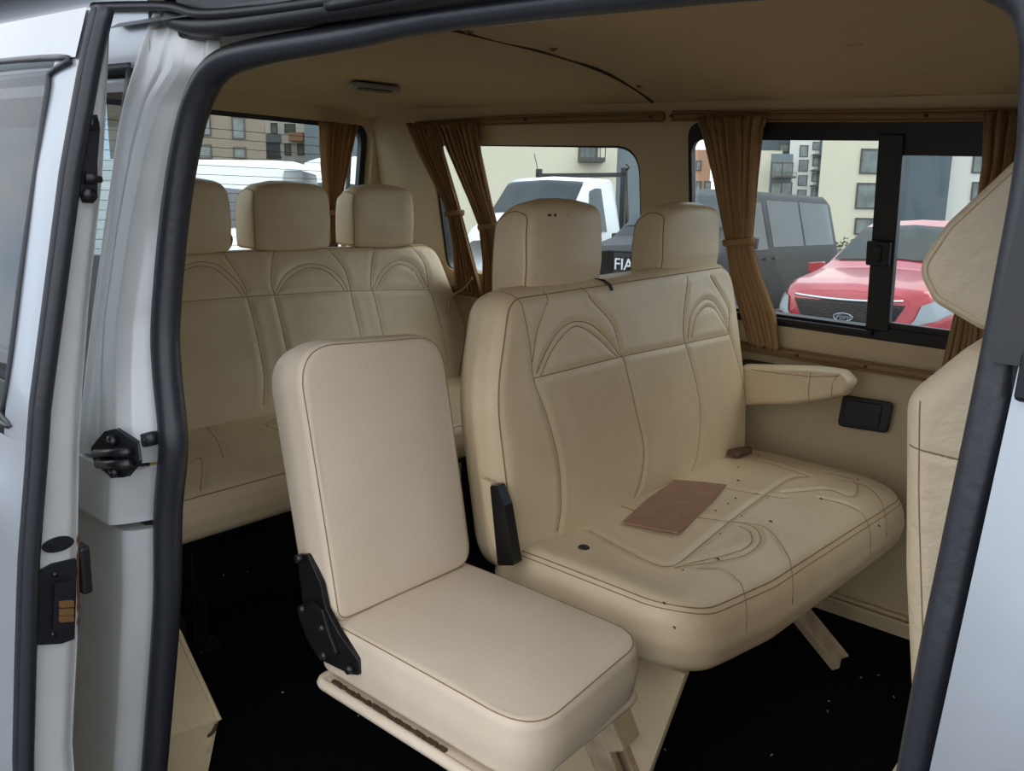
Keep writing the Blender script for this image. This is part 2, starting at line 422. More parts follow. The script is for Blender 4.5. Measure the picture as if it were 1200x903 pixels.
# rear wall with the tailgate window
tx = .10; SR = math.hypot(1, tx)
orr = (-2.52, 0, .60); rea = (0, 1, 0); reb = (tx/SR, 0, 1/SR)
sr = lambda z: (z-.60)*SR
WR = rpoly([(.74, sr(.80)), (2.135, sr(.80)), (2.135, sr(1.29)), (.74, sr(1.29))], [.06, .06, .075, .075])
wr = panel('wall_rear', [(.58, -.62), (2.32, -.62), (2.32, 0), (2.15, sr(1.36)), (.68, sr(1.36)), (.58, 0)], [WR], (orr, rea, reb), .04, lining); struct(wr, 'cream lined tailgate wall')
hd = MB()                                        # padded header over the tailgate window
def hf(u, v):
    y = .62+u*1.50; zt = zc(y)-.012; a = v*math.pi/2
    return (-2.33-.115*math.sin(a), y, zt-(zt-1.285)*(1-math.cos(a)))
hd.grid(hf, 40, 10)
hd.build('header_pad', lining, wr)
rf_o = rpoly([(.73, sr(.79)), (2.15, sr(.79)), (2.15, sr(1.297)), (.73, sr(1.297))], .08); rf_i = rpoly([(.765, sr(.82)), (2.11, sr(.82)), (2.11, sr(1.272)), (.765, sr(1.272))], .07)
w3 = ring_frame('window_3', rf_o, rf_i, ((-2.545, 0, .60), rea, reb), .02, rubber); struct(w3, 'heated tailgate window')
gm = MB(); xr = lambda z: -2.555+tx*(z-.6)
p = [(xr(z), y, z) for y, z in ((.75, .80), (2.13, .80), (2.13, 1.28), (.75, 1.28))]; q = [(a-.004, b, c) for a, b, c in p]
gm.add(p+q, [(0, 1, 2, 3), (7, 6, 5, 4)]); gm.build('glass', clear, w3)
hl = MB()
for k in range(15):
    z = .84+k*.028; hl.tube([(xr(z)+.002, y, z) for y in (.78, 1.4, 2.09)], .0009, 4)
hl.build('heating_lines', rail_m, w3)
st = MB(); st.tube([(-2.53, 2.075, .82), (-2.485, 2.07, 1.272)], .010, 8); st.build('seal_strip', silver, w3)

# front cabin bulkhead zone, far ahead of what the photo shows
fw = panel('wall_front', [(.58, 0), (2.32, 0), (2.32, .72), (2.12, 1.36), (.70, 1.36), (.58, .72)], [rpoly([(.75, .78), (2.12, .78), (2.02, 1.28), (.85, 1.28)], .08)], ((1.28, 0, 0), (0, 1, 0), (0, 0, 1)), .03, plastic_blk); struct(fw, 'front end of the cabin')

# roof skin above the lining
rfk = MB(); rfk.grid(lambda u, v: (-2.62+3.95*u, .53+1.82*v, zc(.62+1.6*v)+.06), 10, 24)
rfk.build('roof_skin', silver, ce)

# ------------------------------------------------------------------ right side body (around the open door)
yo = lambda z: .50+.20*max(0., z-.75)            # outer body surface
ys = lambda z: .552+.13*max(0., z-.75)           # sealing flange
wrt = bpy.data.objects.new('wall_right', None); C.objects.link(wrt); struct(wrt, 'silver body side around the sliding door opening')
left_px = [(176, 960), (181, 900), (189, 800), (196, 700), (197, 600), (203, 520), (196, 440), (194, 380), (203, 270), (216, 180), (232, 118), (256, 80), (300, 62), (420, 40), (540, 18)]
path = [hit_y(u, v, lambda z: ys(z)+.004) for u, v in left_px]
path = [np.array([-1.06, .556, -.02])]+path+[np.array([-.25, .622, 1.258]), np.array([-.13, .621, 1.24]), np.array([-.10, .608, 1.17])]+[np.array([-.0935, ys(z)-.002, z]) for z in (1.05, .9, .8, .6, .3, -.02)]
_lp = sorted([(p[2], p[0]) for p in path[:13]])
def xs_at(z): return float(np.interp(z, [a for a, b in _lp], [b for a, b in _lp]))-.014
cp = MB()
def cpil(u, v):
    z = .722+v*(1.30-.722); xa = xs_at(z); xb = -1.170+.05*max(0, (z-1.15)/.15)**2
    prof = [(0, ys(z)+.012), (-.010, ys(z)), (-.022, yo(z)+.02), (-.038, yo(z)+.004), (-.055, yo(z))]
    if u < .5:
        t = u*2*4; i = min(3, int(t)); fr = t-i; a, b = prof[i], prof[i+1]
        return (xa+a[0]+(b[0]-a[0])*fr, a[1]+(b[1]-a[1])*fr, z)
    t = (u-.5)*2; x = xa-.055+(xb-(xa-.055))*t
    dy = .0035*math.exp(-((t-.30)/.05)**2)-.008*math.exp(-((t-.86)/.10)**2)+(.014*max(0, t-.93)/.07)
    return (x, yo(z)+dy, z)
cp.grid(cpil, 64, 50)
cp.build('pillar_panel', silver_in, wrt)
def strip(name, z0, z1, dy, x_end, m, lip=.0):
    g = MB()
    def fn(u, v):
        z = z0+v*(z1-z0); xa = xs_at(z)
        if u < .3:
            t = u/.3; return (xa-.03*t, ys(z)+.012+(yo(z)+dy-ys(z)-.012)*math.sin(t*math.pi/2), z)
        t = (u-.3)/.7; e = .006*max(0, 1-abs(v-1)*10)
        return (xa-.03+(x_end-xa+.03)*t, yo(z)+dy+e*0, z)
    g.grid(fn, 40, 16); 
    g.add([fn(k/12, 1) for k in range(13)]+[tuple(np.array(fn(k/12, 1))+[0, .03, 0]) for k in range(13)], [(i, i+1, 14+i, 13+i) for i in range(12)])
    g.add([fn(k/12, 0) for k in range(13)]+[tuple(np.array(fn(k/12, 0))+[0, .03, 0]) for k in range(13)], [(i, i+1, 14+i, 13+i) for i in range(12)])
    return g.build(name, m, wrt)
strip('belt_panel', .636, .716, -.006, -1.75, silver_in)
strip('sill_panel', -.25, .622, .012, -1.75, silver_in)
g = MB(); g.box((-1.75, .545, .60), (-1.12, .57, .74)); g.build('rail_recess', plastic_blk, wrt)
rb = MB(); rb.box((-1.75, .50, .705), (-1.172, .52, .775)); rb.build('quarter_panel', silver_in, wrt, .004)
# black quarter window behind the door
qw = MB(); qw.grid(lambda u, v: (-1.165-.02*(1-v)-.85*u, yo(.775+.46*v)+.008, .775+.46*v), 8, 8); qw.build('glass', tint, wrt)
qf = MB(); qf.tube([(-1.172, yo(z)+.006, z) for z in np.linspace(.775, 1.235, 12)], .009, 8); qf.tube([(-1.172, yo(.775)+.006, .775), (-2.0, yo(.775)+.006, .775)], .010, 8); qf.tube([(-1.172, yo(1.235)+.006, 1.235), (-2.0, yo(1.235)+.006, 1.235)], .010, 8)
qf.build('window_seal', rubber, wrt)
# rear part of that side
rs = MB(); rs.box((-2.6, .52, -.3), (-1.75, .56, .77)); rs.box((-2.6, .60, 1.23), (-1.12, .66, 1.36)); rs.box((-2.6, .55, .77), (-2.02, .62, 1.23)); rs.build('quarter_skin', silver, wrt)
# header over the opening: silver gutter, black channel, black flange
hdr = MB()
hdr.grid(lambda u, v: (-1.20+2.5*u, .585+.03*math.sin(v*3)+.05*v, 1.285+.085*v), 20, 6, 0)
hdr.build('header_panel', silver, wrt)
hb = MB(); hb.box((-1.06, .60, 1.265), (1.28, .66, 1.40)); hb.build('header_frame', plastic_blk, wrt, .01)
yp = lambda uv, y: on_plane(uv[0], uv[1], (0, y, 0), (0, 1, 0))
hc = MB(); hc.tube(smooth_line([yp(q, .59) for q in ((110, 8), (150, 7), (200, 8), (235, 16), (300, 12), (420, -4), (520, -18))]+[np.array([1.2, .59, 1.33])], 60), .006, 8)
hc.tube(smooth_line([yp(q, .60) for q in ((200, 22), (228, 30), (262, 30), (320, 22), (430, 4), (520, -10))]+[np.array([1.2, .60, 1.30])], 60), .012, 8)
hc.build('door_channel', plastic_blk, wrt)
# striker on the pillar
skp = lambda u, v: hit_y(u, v, lambda z: yo(z)-.002)
pts = [(140, 503), (163, 518), (166, 540), (152, 556), (136, 557), (116, 540), (113, 524), (128, 506)]
P3 = [skp(*p) for p in pts]; sp = MB(); n = len(P3)
sp.add(P3+[p+np.array([0, -.006, 0]) for p in P3], [list(range(n)), list(range(n, 2*n))[::-1]]+[(i, (i+1) % n, n+(i+1) % n, n+i) for i in range(n)])
stk = sp.build('striker_plate', plastic_blk, wrt, .002)
sb = MB(); a = skp(122, 529); b = skp(164, 527); sb.tube([a+[0, -.012, 0], b+[0, -.014, 0]], .0055, 8); a = skp(126, 541); b = skp(165, 541); sb.tube([a+[0, -.012, 0], b+[0, -.014, 0]], .0065, 8)
sb.build('striker_bar', bolt_m, stk)
for uv in ((140, 515), (142, 551), (130, 540)):
    c = skp(*uv); sb = MB(); sb.cyl(c+[0, -.004, 0], c+[0, -.014, 0], .0075, 12, 0); sb.cyl(c+[0, -.013, 0], c+[0, -.016, 0], .0035, 6, 0); sb.build('screw', bolt_m, stk)
c = hit_y(178, 514, lambda z: ys(z)-.01); bs = MB(); bs.cyl(c+[-.004, .015, 0], c+[0.0, -.012, 0], .011, 16, 0, .009); bs.cyl(c+[0, -.010, 0], c+[0, -.0135, 0], .005, 12); bs.build('bump_stop', rubber, wrt)
# front side: B pillar / front door
bp = MB()
bp.grid(lambda u, v: (-.082+1.4*u, yo(-.2+1.22*v)+.004+.016*math.exp(-u*40)-.012*math.exp(-((u-.062)/.012)**2), -.2+1.22*v), 120, 20)
bp.build('front_panel', silver, wrt)
bq = MB(); bq.grid(lambda u, v: (-.098+1.4*u, yo(1.02+.28*v)+.012, 1.02+.28*v), 10, 6); bq.build('front_window_surround', plastic_blk, wrt)
bi = MB(); bi.box((-.085, .575, -.02), (1.28, .64, 1.30)); bi.build('inner_post', plastic_blk, wrt)
bl = MB(); bl.box((-.080, .560, 1.00), (-.066, .572, 1.03)); bl.build('pillar_catch', plastic_blk, wrt, .003)
il = MB(); il.box((-2.5, .60, 0), (-1.42, .66, .78)); il.build('inner_lining', lining, wrt)
il = MB(); il.box((-1.6, .60, -.3), (.2, .66, -.001)); il.build('sill', plastic_blk, wrt)
# rubber seal around the opening (trim_1)
sl = MB(); P = smooth_line(path, 400)
rr = [float(np.interp(i/len(P), [0, .50, .60, 1], [.0195, .0185, .0125, .0125])) for i in range(len(P))]
sl.tube(P, rr, 14, 0)
sl = sl.build('trim_1', rubber); struct(sl, 'black rubber seal around the door opening')

# ------------------------------------------------------------------ open sliding door (door_1)
XD = -1.03
zz = [-.15, .38, .53, .65, .77, .83, .95, 1.10, 1.22, 1.28]
y_o = [.325, .330, .345, .358, .376, .384, .408, .438, .468, .486]
y_i = [.400, .404, .422, .430, .440, .447, .464, .490, .504, .510]
fo = lambda z: float(np.interp(z, zz, y_o)); fi = lambda z: float(np.interp(z, zz, y_i))
door = bpy.data.objects.new('door_1', None); C.objects.link(door); struct(door, 'silver sliding door standing open along the body side')
def bulge_low(z): return .012*math.exp(-((z-.70)/.05)**2)
sk = MB()
# outer skin below the glass
sk.grid(lambda u, v: (XD-.002-1.05*u, fo(-.15+.94*v)-.006*(1-math.exp(-u*40))-bulge_low(-.15+.94*v)*(1-math.exp(-u*30)), -.15+.94*v), 60, 40)
# frame around the glass
sk.grid(lambda u, v: (XD-.002-.052*u, fo(.79+.49*v)-.005*(1-math.exp(-u*3)), .79+.49*v), 10, 24)
sk.grid(lambda u, v: (XD-.002-1.05*u, fo(1.225+.055*v)-.005, 1.225+.055*v), 20, 4)
sk.build('outer_skin', silver, door)
gd = MB(); gd.grid(lambda u, v: (XD-.05-1.0*u, fo(.78+.46*v)+.003, .78+.46*v), 10, 16)
gd.build('glass', tint, door)
gs = MB(); gs.tube(smooth_line([(XD-1.0, fo(.80)-.005, .800), (XD-.12, fo(.80)-.005, .800), (XD-.066, fo(.82)-.005, .815), (XD-.054, fo(.86)-.005, .86), (XD-.054, fo(1.0)-.005, 1.0), (XD-.054, fo(1.15)-.005, 1.15), (XD-.058, fo(1.2)-.005, 1.205), (XD-.09, fo(1.225)-.005, 1.228), (XD-1.0, fo(1.23)-.005, 1.232)], 60), .004, 6)
gs.build('glass_seal', rubber, door)
ff = MB()
def face(u, v):
    z = -.15+1.43*v; a = fo(z); b = fi(z); dx = .006*math.exp(-((z-.70)/.02)**2)*0+(.010*max(0, u-.8)/.2)
    return (XD-dx, a+(b-a)*u, z)
ff.grid(face, 16, 60)
ff.grid(lambda u, v: (XD-.008-.12*u, fi(-.15+1.43*v), -.15+1.43*v), 6, 30)
ff.build('front_edge', silver_in, door)
iw = MB(); iw.box((-2.08, .385, -.15), (-1.10, .395, .76)); iw.build('inner_panel', lining, door)
ds = MB(); P = [(XD+.006, fo(z)+.011, z) for z in np.linspace(-.15, 1.28, 80)]
ds.tube(P, .0105, 10); ds.tube([(XD+.004, fo(z)+.002, z) for z in np.linspace(-.15, 1.28, 40)], .005, 6)
ds.build('door_seal', rubber, door)
# contact plate
def fp(u, v, dx=0): return on_plane(u, v, (XD+dx, 0, 0), (1, 0, 0))
def plate(name, px, th, m, parent, bev=.0015, base=0.):
    P3 = [fp(u, v)+np.array([base, 0, 0]) for u, v in px]; n = len(P3); mbx = MB()
    mbx.add(P3+[p+np.array([th, 0, 0]) for p in P3], [list(range(n)), list(range(n, 2*n))[::-1]]+[(i, (i+1) % n, n+(i+1) % n, n+i) for i in range(n)])
    return mbx.build(name, m, parent, bev)
cpn = plate('contact_plate', [(47, 668), (60, 661), (87, 655), (84, 746), (70, 751), (35, 753), (37, 700)], .005, plastic_blk, door)
plate('contact_block', [(60, 680), (80, 676), (79, 728), (58, 734)], .010, plastic_blk, cpn, base=.004)
for k, v in enumerate((703, 712, 720)):
    plate('contact', [(64, v-3), (79, v-4), (79, v+2), (64, v+3)], .003, brass, cpn, .0005, base=.014)
for uv in ((62, 671), (60, 741)):
    c = fp(*uv); s_ = MB(); s_.cyl(c+[.004, 0, 0], c+[.008, 0, 0], .0035, 12); s_.build('screw', bolt_m, cpn)
ov = plate('oval_plug', [(50+17*(1-math.cos(t))*1.0, 641-4*(1-math.cos(t))*1+7*math.sin(t)) for t in np.linspace(0, 2*math.pi, 20, endpoint=False)], .004, plastic_blk, door)
plate('socket', [(54, 636), (62, 634), (62, 642), (54, 645)], .002, bolt_m, ov, .0005, base=.004)
# guide bracket high on the door edge
gb = plate('guide_bracket', [(103, 138), (110, 136), (113, 150), (110, 190), (110, 225), (106, 236), (97, 236), (93, 225), (92, 205), (98, 190), (100, 160)], .006, plastic_blk, door)
c = fp(104, 145); s_ = MB(); s_.cyl(c+[.005, 0, 0], c+[.012, 0, 0], .007, 14); s_.build('screw', bolt_m, gb)
c = fp(101, 228); s_ = MB(); s_.cyl(c+[.005, 0, 0], c+[.012, 0, 0], .008, 14); s_.build('screw', bolt_m, gb)
a = fp(96, 208); b = fp(114, 210); s_ = MB(); s_.tube([a+[.008, 0, 0], b+[.012, 0, 0]], [.008, .0035], 10); s_.build('guide_pin', plastic_blk, gb)
rp = MB(); P = [(XD-.0105, fi(z)+.001, z) for z in np.linspace(.53, .66, 14)]; rp.tube(P, [.0022*abs(math.sin(i*1.7))+.0006 for i in range(14)], 6); rp.build('rust_patch', rust, door)
hk = MB(); hk.box((-1.06, fi(.62)+.002, .575), (-1.035, fi(.62)+.016, .64)); hk.build('edge_catch', plastic_blk, door, .004)

# cream kick trim at the rear of the opening
kt = MB()
tp = [on_plane(u, v, (0, .74, 0), (0, 1, 0)) for u, v in ((196, 722), (206, 735), (222, 770), (240, 808), (256, 843))]
outerE = [np.array([p[0], .70+.06*i/4, p[2]]) for i, p in enumerate(tp)]
A = smooth_line(tp, 24)
kt.grid(lambda u, v: tuple(np.array([A[int(v*24)][0]*(1-u)+(-1.60)*u if False else A[int(v*24)][0]-.0*u, A[int(v*24)][1]-.13*u, A[int(v*24)][2]+.02*u])), 10, 24)
kt.add([tuple(p) for p in A]+[(p[0]-.45, p[1], p[2]) for p in A], [(i, i+1, len(A)+i+1, len(A)+i) for i in range(len(A)-1)])
e = A[-1]
kt.add([tuple(e), (e[0]+.0, e[1]-.02, e[2]-.05), (e[0]-.06, e[1]-.02, 0), (e[0]-.45, e[1], 0), (e[0]-.45, e[1], e[2])], [(0, 1, 2, 3, 4)])
kt.add([(e[0], e[1]-.13, e[2]+.02), (e[0], e[1], e[2]), (e[0]-.02, e[1]-.02, 0), (e[0]+.02, e[1]-.15, 0)], [(0, 1, 2, 3)])
kt.tube([p+np.array([.003, 0, 0]) for p in A], .005, 8)
kt = kt.build('trim_2', lining); struct(kt, 'cream lined side trim ending in a torn edge near the floor')
th = MB()
th.tube(smooth_line([(e[0]+.01, e[1]-.01, e[2]), (e[0]+.006, e[1]-.012, e[2]-.012), (e[0]+.0, e[1]-.018, e[2]-.022), (e[0]-.012, e[1]-.02, e[2]-.03)], 12), .003, 6)
th.build('torn_edge', dark_seam, kt)

# ================================================================== SEATS
def px_seams(lines, o, n, ea, eb, org):
    out = []
    ea = np.array(ea); eb = np.array(eb); org = np.array(org)
    for L in lines:
        P = smooth_line([(lambda p: ((p-org).dot(ea), (p-org).dot(eb)))(on_plane(u, v, o, n)) for u, v in L], 60)
        out.append(P)
    return out
# ---- two-seat bench (front)
fb = thing('bench_seat', 'two-place cream leather bench with two headrests against the far wall', 'seat', loc=(0, 0, 0))
rk = .16; nl = math.hypot(1, rk); eb_ = np.array([-rk, 0, 1])/nl; ea_ = np.array([0, 1., 0]); ec_ = np.array([1, 0, rk])/nl
T = .11; front = np.array([-.888, 0, .45])
org = front-ec_*T/2
ol = rpoly([(1.115, -.045), (2.10, -.045), (2.125, .15), (2.06, .502), (1.155, .480), (1.095, .30)], [.10, .07, .3, .10, .075, .4], 10)
sl_ = [
 [(604, 341), (612, 364), (619, 406), (622, 443), (630, 469), (637, 490), (649, 538), (654, 590), (652, 622)],
 [(640, 341), (639, 355), (627, 388), (621, 424)],
 [(625, 438), (636, 412), (651, 388), (669, 377), (687, 380), (705, 397), (720, 417)],
 [(630, 440), (642, 412), (657, 392), (672, 382), (690, 392), (708, 410), (717, 418)],
 [(682, 337), (693, 355), (711, 379), (720, 412), (726, 427), (738, 480), (748, 524), (746, 562), (740, 583)],
 [(622, 443), (720, 418), (798, 402), (852, 391)],
 [(804, 323), (796, 364), (795, 394), (801, 415), (814, 475), (814, 524), (807, 556)],
 [(800, 397), (804, 371), (818, 353), (832, 352), (843, 368), (851, 388)],
 [(805, 396), (810, 374), (822, 360), (834, 362), (846, 382), (850, 390)],
 [(831, 322), (844, 346), (852, 364), (852, 391), (865, 430), (874, 470), (880, 500)]]
sm = px_seams(sl_, front, ec_, ea_, eb_, org)
cushion('backrest', ol, T, .035, (org, ea_, eb_, ec_), [leather, seam_m], fb, bulge=.018, seams=sm, nper=420, nrad=80, back_r=.05,
        bow=lambda a, b: .0*a, wr=.0008)
# seat cushion
Tc = .125; zt_ = .452
orgc = np.array([0, 0, zt_-Tc/2])
olc = rpoly([(1.125, -.95), (2.13, -.95), (2.13, -.47), (1.95, -.475), (1.40, -.500), (1.125, -.54)], [.05, .05, .16, .4, .5, .13], 12)
sc = [
 [(690, 625), (735, 650), (782, 667), (815, 650), (850, 620), (895, 586), (925, 565), (948, 562)],
 [(790, 668), (835, 664), (872, 655), (890, 640), (886, 625), (870, 618), (854, 617)],
 [(800, 666), (838, 659), (868, 650), (880, 640), (878, 628), (866, 622)],
 [(816, 670), (850, 672), (875, 690), (886, 712)],
 [(860, 617), (895, 622), (920, 645), (940, 675)],
 [(812, 612), (854, 617)], [(728, 596), (745, 603)],
 [(918, 583), (965, 577), (995, 583), (1005, 574), (998, 562), (968, 556)],
 [(948, 562), (900, 545), (880, 540)], [(960, 588), (1010, 595), (1040, 612)],
 [(850, 577), (895, 586), (918, 590)], [(985, 565), (1020, 570), (1045, 590)]]
smc = px_seams(sc, (0, 0, zt_), (0, 0, 1), (0, 1, 0), (1, 0, 0), orgc)
cushion('seat_cushion', olc, Tc, .042, (orgc, (0, 1, 0), (1, 0, 0), (0, 0, 1)), [leather, seam_m], fb, bulge=.014, seams=smc, nper=420, nrad=70, ring_seam=2, wr=.001,
        bow=lambda a, b: -.03*np.clip((b+.60)/.12, 0, 1)**2+.012*np.exp(-((a-1.15)/.06)**2), seam_r=.0010)
def headrest(x, y0, y1, z0, z1, th, parent, m=leather, nper=200):
    """side profile wrapped front to back, flat side panels with a seam around each"""
    h = z1-z0
    ol = rpoly([(x-th, z0), (x-.004, z0), (x, z0+.35*h), (x-.008, z1-.012), (x-th*.55, z1), (x-th*.95, z1-.03)], [.012, .012, .08, .045, .05, .05], 8)
    yc_ = (y0+y1)/2; hw_ = (y1-y0)/2
    def post(V):
        V = V.copy(); q = np.clip(np.abs(V[:, 1]-yc_)/hw_, 0, 1); k = np.clip((V[:, 2]-(z0+.4*h))/(.6*h), 0, 1)
        V[:, 2] -= .018*q**6*k; V[:, 1] = yc_+(V[:, 1]-yc_)*(1-.06*k**3+.02*np.sin(np.clip((V[:, 2]-z0)/h, 0, 1)*math.pi)); V[:, 0] -= .010*q**3
        return V
    return cushion('headrest', ol, y1-y0, .016, ((0, yc_, 0), (1, 0, 0), (0, 0, 1), (0, -1, 0)), [m, seam_m], parent, bulge=.006, nper=nper, nrad=20, ring_seam=True, back_r=.035, post=post)
h1 = headrest(-.985, 1.260, 1.515, .895, 1.085, .10, fb)
h2 = headrest(-.985, 1.765, 2.048, .895, 1.085, .10, fb)
mk = MB()
for (u, v, r) in ((644, 252, .003), (650, 252, .004), (664, 252, .003)):
    c = on_plane(u, v, (-.985, 0, 1.0), (1, 0, .12)); mk = MB(); mk.cyl(c+[-.012, 0, 0], c+[.003, 0, 0], r*.7, 8); mk.build('scuff_mark', dark_seam, h1)
# armrest
hxa = lambda u, v: on_plane(u, v, (0, 2.10, 0), (0, 1, 0))
Pa = [(hxa(*q)[0], hxa(*q)[2]) for q in ((866, 430), (955, 433), (984, 437), (997, 450), (986, 464), (958, 470), (925, 475), (866, 476))]
sa = [[(hxa(*q)[0], hxa(*q)[2]) for q in L] for L in (((880, 433), (910, 437), (950, 441), (982, 441)), ((950, 436), (948, 455), (948, 472)), ((982, 438), (975, 450), (974, 468)))]
cushion('armrest', rpoly(Pa, [.01, .05, .02, .02, .02, .05, .05, .01], 6), .075, .016, ((0, 2.14, 0), (1, 0, 0), (0, 0, 1), (0, -1, 0)), [leather, seam_m], fb, bulge=.006, seams=sa, nper=200, nrad=24, ring_seam=False, groove=.0015, gw=.004)
ab = MB(); ab.box((-.99, 2.16, .60), (-.90, 2.255, .66)); ab.build('armrest_mounting', steel_blk, fb, .006)
# pedestal, struts and legs of the bench
pd = MB()
pd.prism([(-.88, .0), (-.64, .0), (-.566, .325), (-.88, .325)], (0, 1.19, 0), (1, 0, 0), (0, 0, 1), (0, .02, 0))
pd.prism([(-.88, .0), (-.64, .0), (-.566, .325), (-.88, .325)], (0, 1.96, 0), (1, 0, 0), (0, 0, 1), (0, .02, 0)) if False else None
pd.build('pedestal', lining, fb, .004)
lg = MB(); d0 = np.array([-.79, 1.12, .345]); d1 = np.array([-.585, 1.15, .0])
def beam(mbx, a, b, w, t, side):
    a, b, side = map(lambda q: np.array(q, float), (a, b, side)); d = b-a; d /= np.linalg.norm(d); s = side-side.dot(d)*d; s /= np.linalg.norm(s); n = np.cross(d, s)
    vs = [p+s*sx*w/2+n*sn*t/2 for p in (a, b) for sx, sn in ((-1, -1), (1, -1), (1, 1), (-1, 1))]
    mbx.add(vs, [(0, 1, 2, 3), (7, 6, 5, 4), (0, 4, 5, 1), (1, 5, 6, 2), (2, 6, 7, 3), (3, 7, 4, 0)])
beam(lg, (-.80, 1.13, .33), (-.60, 1.15, 0), .05, .02, (1, 0, .6)); beam(lg, (-.80, 1.17, .33), (-.60, 1.19, 0), .05, .02, (1, 0, .6))
beam(lg, (-.76, 1.155, .33), (-.66, 1.17, .16), .05, .07, (1, 0, .6))
lg.build('leg', wood, fb, .004)
lg = MB(); beam(lg, (-.80, 1.83, .33), (-.545, 1.975, .012), .050, .022, (0, 1, 0)); beam(lg, (-.80, 1.86, .33), (-.540, 2.000, .016), .006, .034, (0, 1, 0))
lg.build('leg', wood, fb, .004)
fr = MB(); fr.box((-.92, 1.22, .27), (-.70, 2.06, .322)); fr.build('seat_frame', steel_blk, fb, .01)
hxb = lambda u, v: on_plane(u, v, (0, 1.088, 0), (0, 1, 0))
bk = MB(); bk.prism(rpoly([(hxb(*q)[0], hxb(*q)[2]) for q in ((575, 568), (583, 569), (592, 592), (600, 640), (604, 662), (584, 662), (580, 620))], .006, 4), (0, 1.086, 0), (1, 0, 0), (0, 0, 1), (0, .022, 0))
slot_plate = bk.build('hinge_bracket', steel_blk, fb, .002)  # black plate put in for the dark of the narrow slot beside the backrest
fp_ = MB(); fp_.prism(rpoly([(hxb(*q)[0], hxb(*q)[2]) for q in ((562, 560), (575, 566), (579, 600), (583, 645), (579, 646), (570, 610))], .004, 4), (0, 1.090, 0), (1, 0, 0), (0, 0, 1), (0, .010, 0)); fp_.build('cover_flap', leather, fb)
cl = MB(); KB = BV['backrest'+fb.name]; hp = []
for (u, v) in ((708, 329), (710, 331), (713, 333), (715, 335), (717, 340)):
    d_ = Vector(R@_r(u, v)).normalized(); h_ = KB.ray_cast(Vector((0, 0, H)), d_)
    if h_[0]: hp.append(np.array(h_[0])-np.array(d_)*.004)
if len(hp) > 2:
    cl.tube([hp[0]+[-.03, -.015, .002]]+hp, .0036, 8); cl.build('hook', steel_blk, fb)
rg = MB(); c = on_plane(684, 643, (0, 0, .460), (0, 0, 1)); c[2] = top_of('seat_cushion'+fb.name, c[0], c[1])+.001; rg.tube([c+[.009*math.cos(t), .009*math.sin(t), 0] for t in np.linspace(0, 2*math.pi, 20)], .002, 6); rg.cyl(c+[0, 0, -.006], c+[0, 0, .0015], .005, 12); rg.build('snap_button', bolt_m, fb)

# ---- folding single seat
js = thing('folding_seat', 'narrow folding seat of smooth pale cream leather nearest the open door', 'seat')
n_ = math.hypot(1, .245); eb2 = np.array([-.245, 0, 1])/n_; ec2 = np.array([1, 0, .245])/n_; T2 = .092
fr2 = np.array([-.921, 0, .452]); og2 = fr2-ec2*T2/2
ol2 = rpoly([(.745, .0), (1.050, .0), (1.055, .412), (.745, .428)], [.03, .05, .075, .085], 10)
cushion('backrest', ol2, T2, .014, (og2, ea_, eb2, ec2), [leather_pale, seam_m], js, bulge=.010, nper=300, nrad=40, back_r=.03, wr=.0005, seam_r=.0008)
T3 = .088; og3 = np.array([0, 0, .452-T3/2])
ol3 = rpoly([(.742, -.965), (1.05, -.965), (1.055, -.565), (.742, -.548)], [.03, .03, .075, .085], 10)
cushion('seat_cushion', ol3, T3, .014, (og3, (0, 1, 0), (1, 0, 0), (0, 0, 1)), [leather_pale, seam_m], js, bulge=.010, nper=300, nrad=40, wr=.0005, bow=lambda a, b: -.006*np.clip((b+.62)/.06, 0, 1)**2, seam_r=.0008)
ol4 = rpoly([(.735, -.955), (1.05, -.955), (1.05, -.575), (.735, -.575)], [.02, .03, .03, .05], 8)
bb = MB(); bb.prism([tuple(p) for p in ol4], (0, 0, .343), (0, 1, 0), (1, 0, 0), (0, 0, .013))
bb.tube([(b, a, .350) for a, b in ol4], .0085, 8, closed=True)
bbo = bb.build('base_board', leather_pale, js)
gap_mb = MB(); rs_ = random.Random(5)  # jagged dark strip standing in for the shaded gap between cushion and board
for k in range(40):
    x = -.93+.24*k/40; gap_mb.box((x, .7385+rs_.random()*.003, .3555), (x+.0065, .7465, .3572+rs_.random()*.003))
gap_mb.build('gap_shade', dark_seam, bbo)
sfm = MB(); sfm.box((-.93, .80, .29), (-.62, 1.02, .342)); sfm.build('seat_frame', steel_blk, js, .01)
sft = MB(); beam(sft, (-.85, 1.0, .31), (-.72, 1.12, .30), .04, .03, (1, 0, 0)); sft.build('support_arm', steel_blk, js, .004)
hx = lambda u, v: on_plane(u, v, (0, .738, 0), (0, 1, 0))
def side_plate(px, y0, th, name, parent):
    P = [(hx(u, v)[0], hx(u, v)[2]) for u, v in px]; m_ = MB(); m_.prism(rpoly(P, .008, 4), (0, y0, 0), (1, 0, 0), (0, 0, 1), (0, th, 0)); return m_.build(name, steel_blk, parent, .0015)
hbk = side_plate([(350, 650), (362, 648), (378, 683), (384, 712), (400, 742), (422, 772), (424, 790), (412, 789), (376, 771), (368, 745), (357, 705)], .734, .010, 'hinge_bracket', js)
side_plate([(355, 715), (372, 702), (384, 712), (392, 740), (402, 765), (380, 768), (366, 745)], .727, .007, 'pivot_plate', hbk)
for uv in ((356, 652), (360, 711), (385, 765), (415, 781), (383, 733)):
    c = hx(*uv); m_ = MB(); m_.cyl((c[0], .736, c[2]), (c[0], .724, c[2]), .0065, 10); m_.build('bolt', bolt_m, hbk)
sc_ = MB()
P = [on_plane(u, v, fr2+ec2*.0095, ec2) for u, v in ((474, 645), (490, 628), (520, 612), (541, 603))]

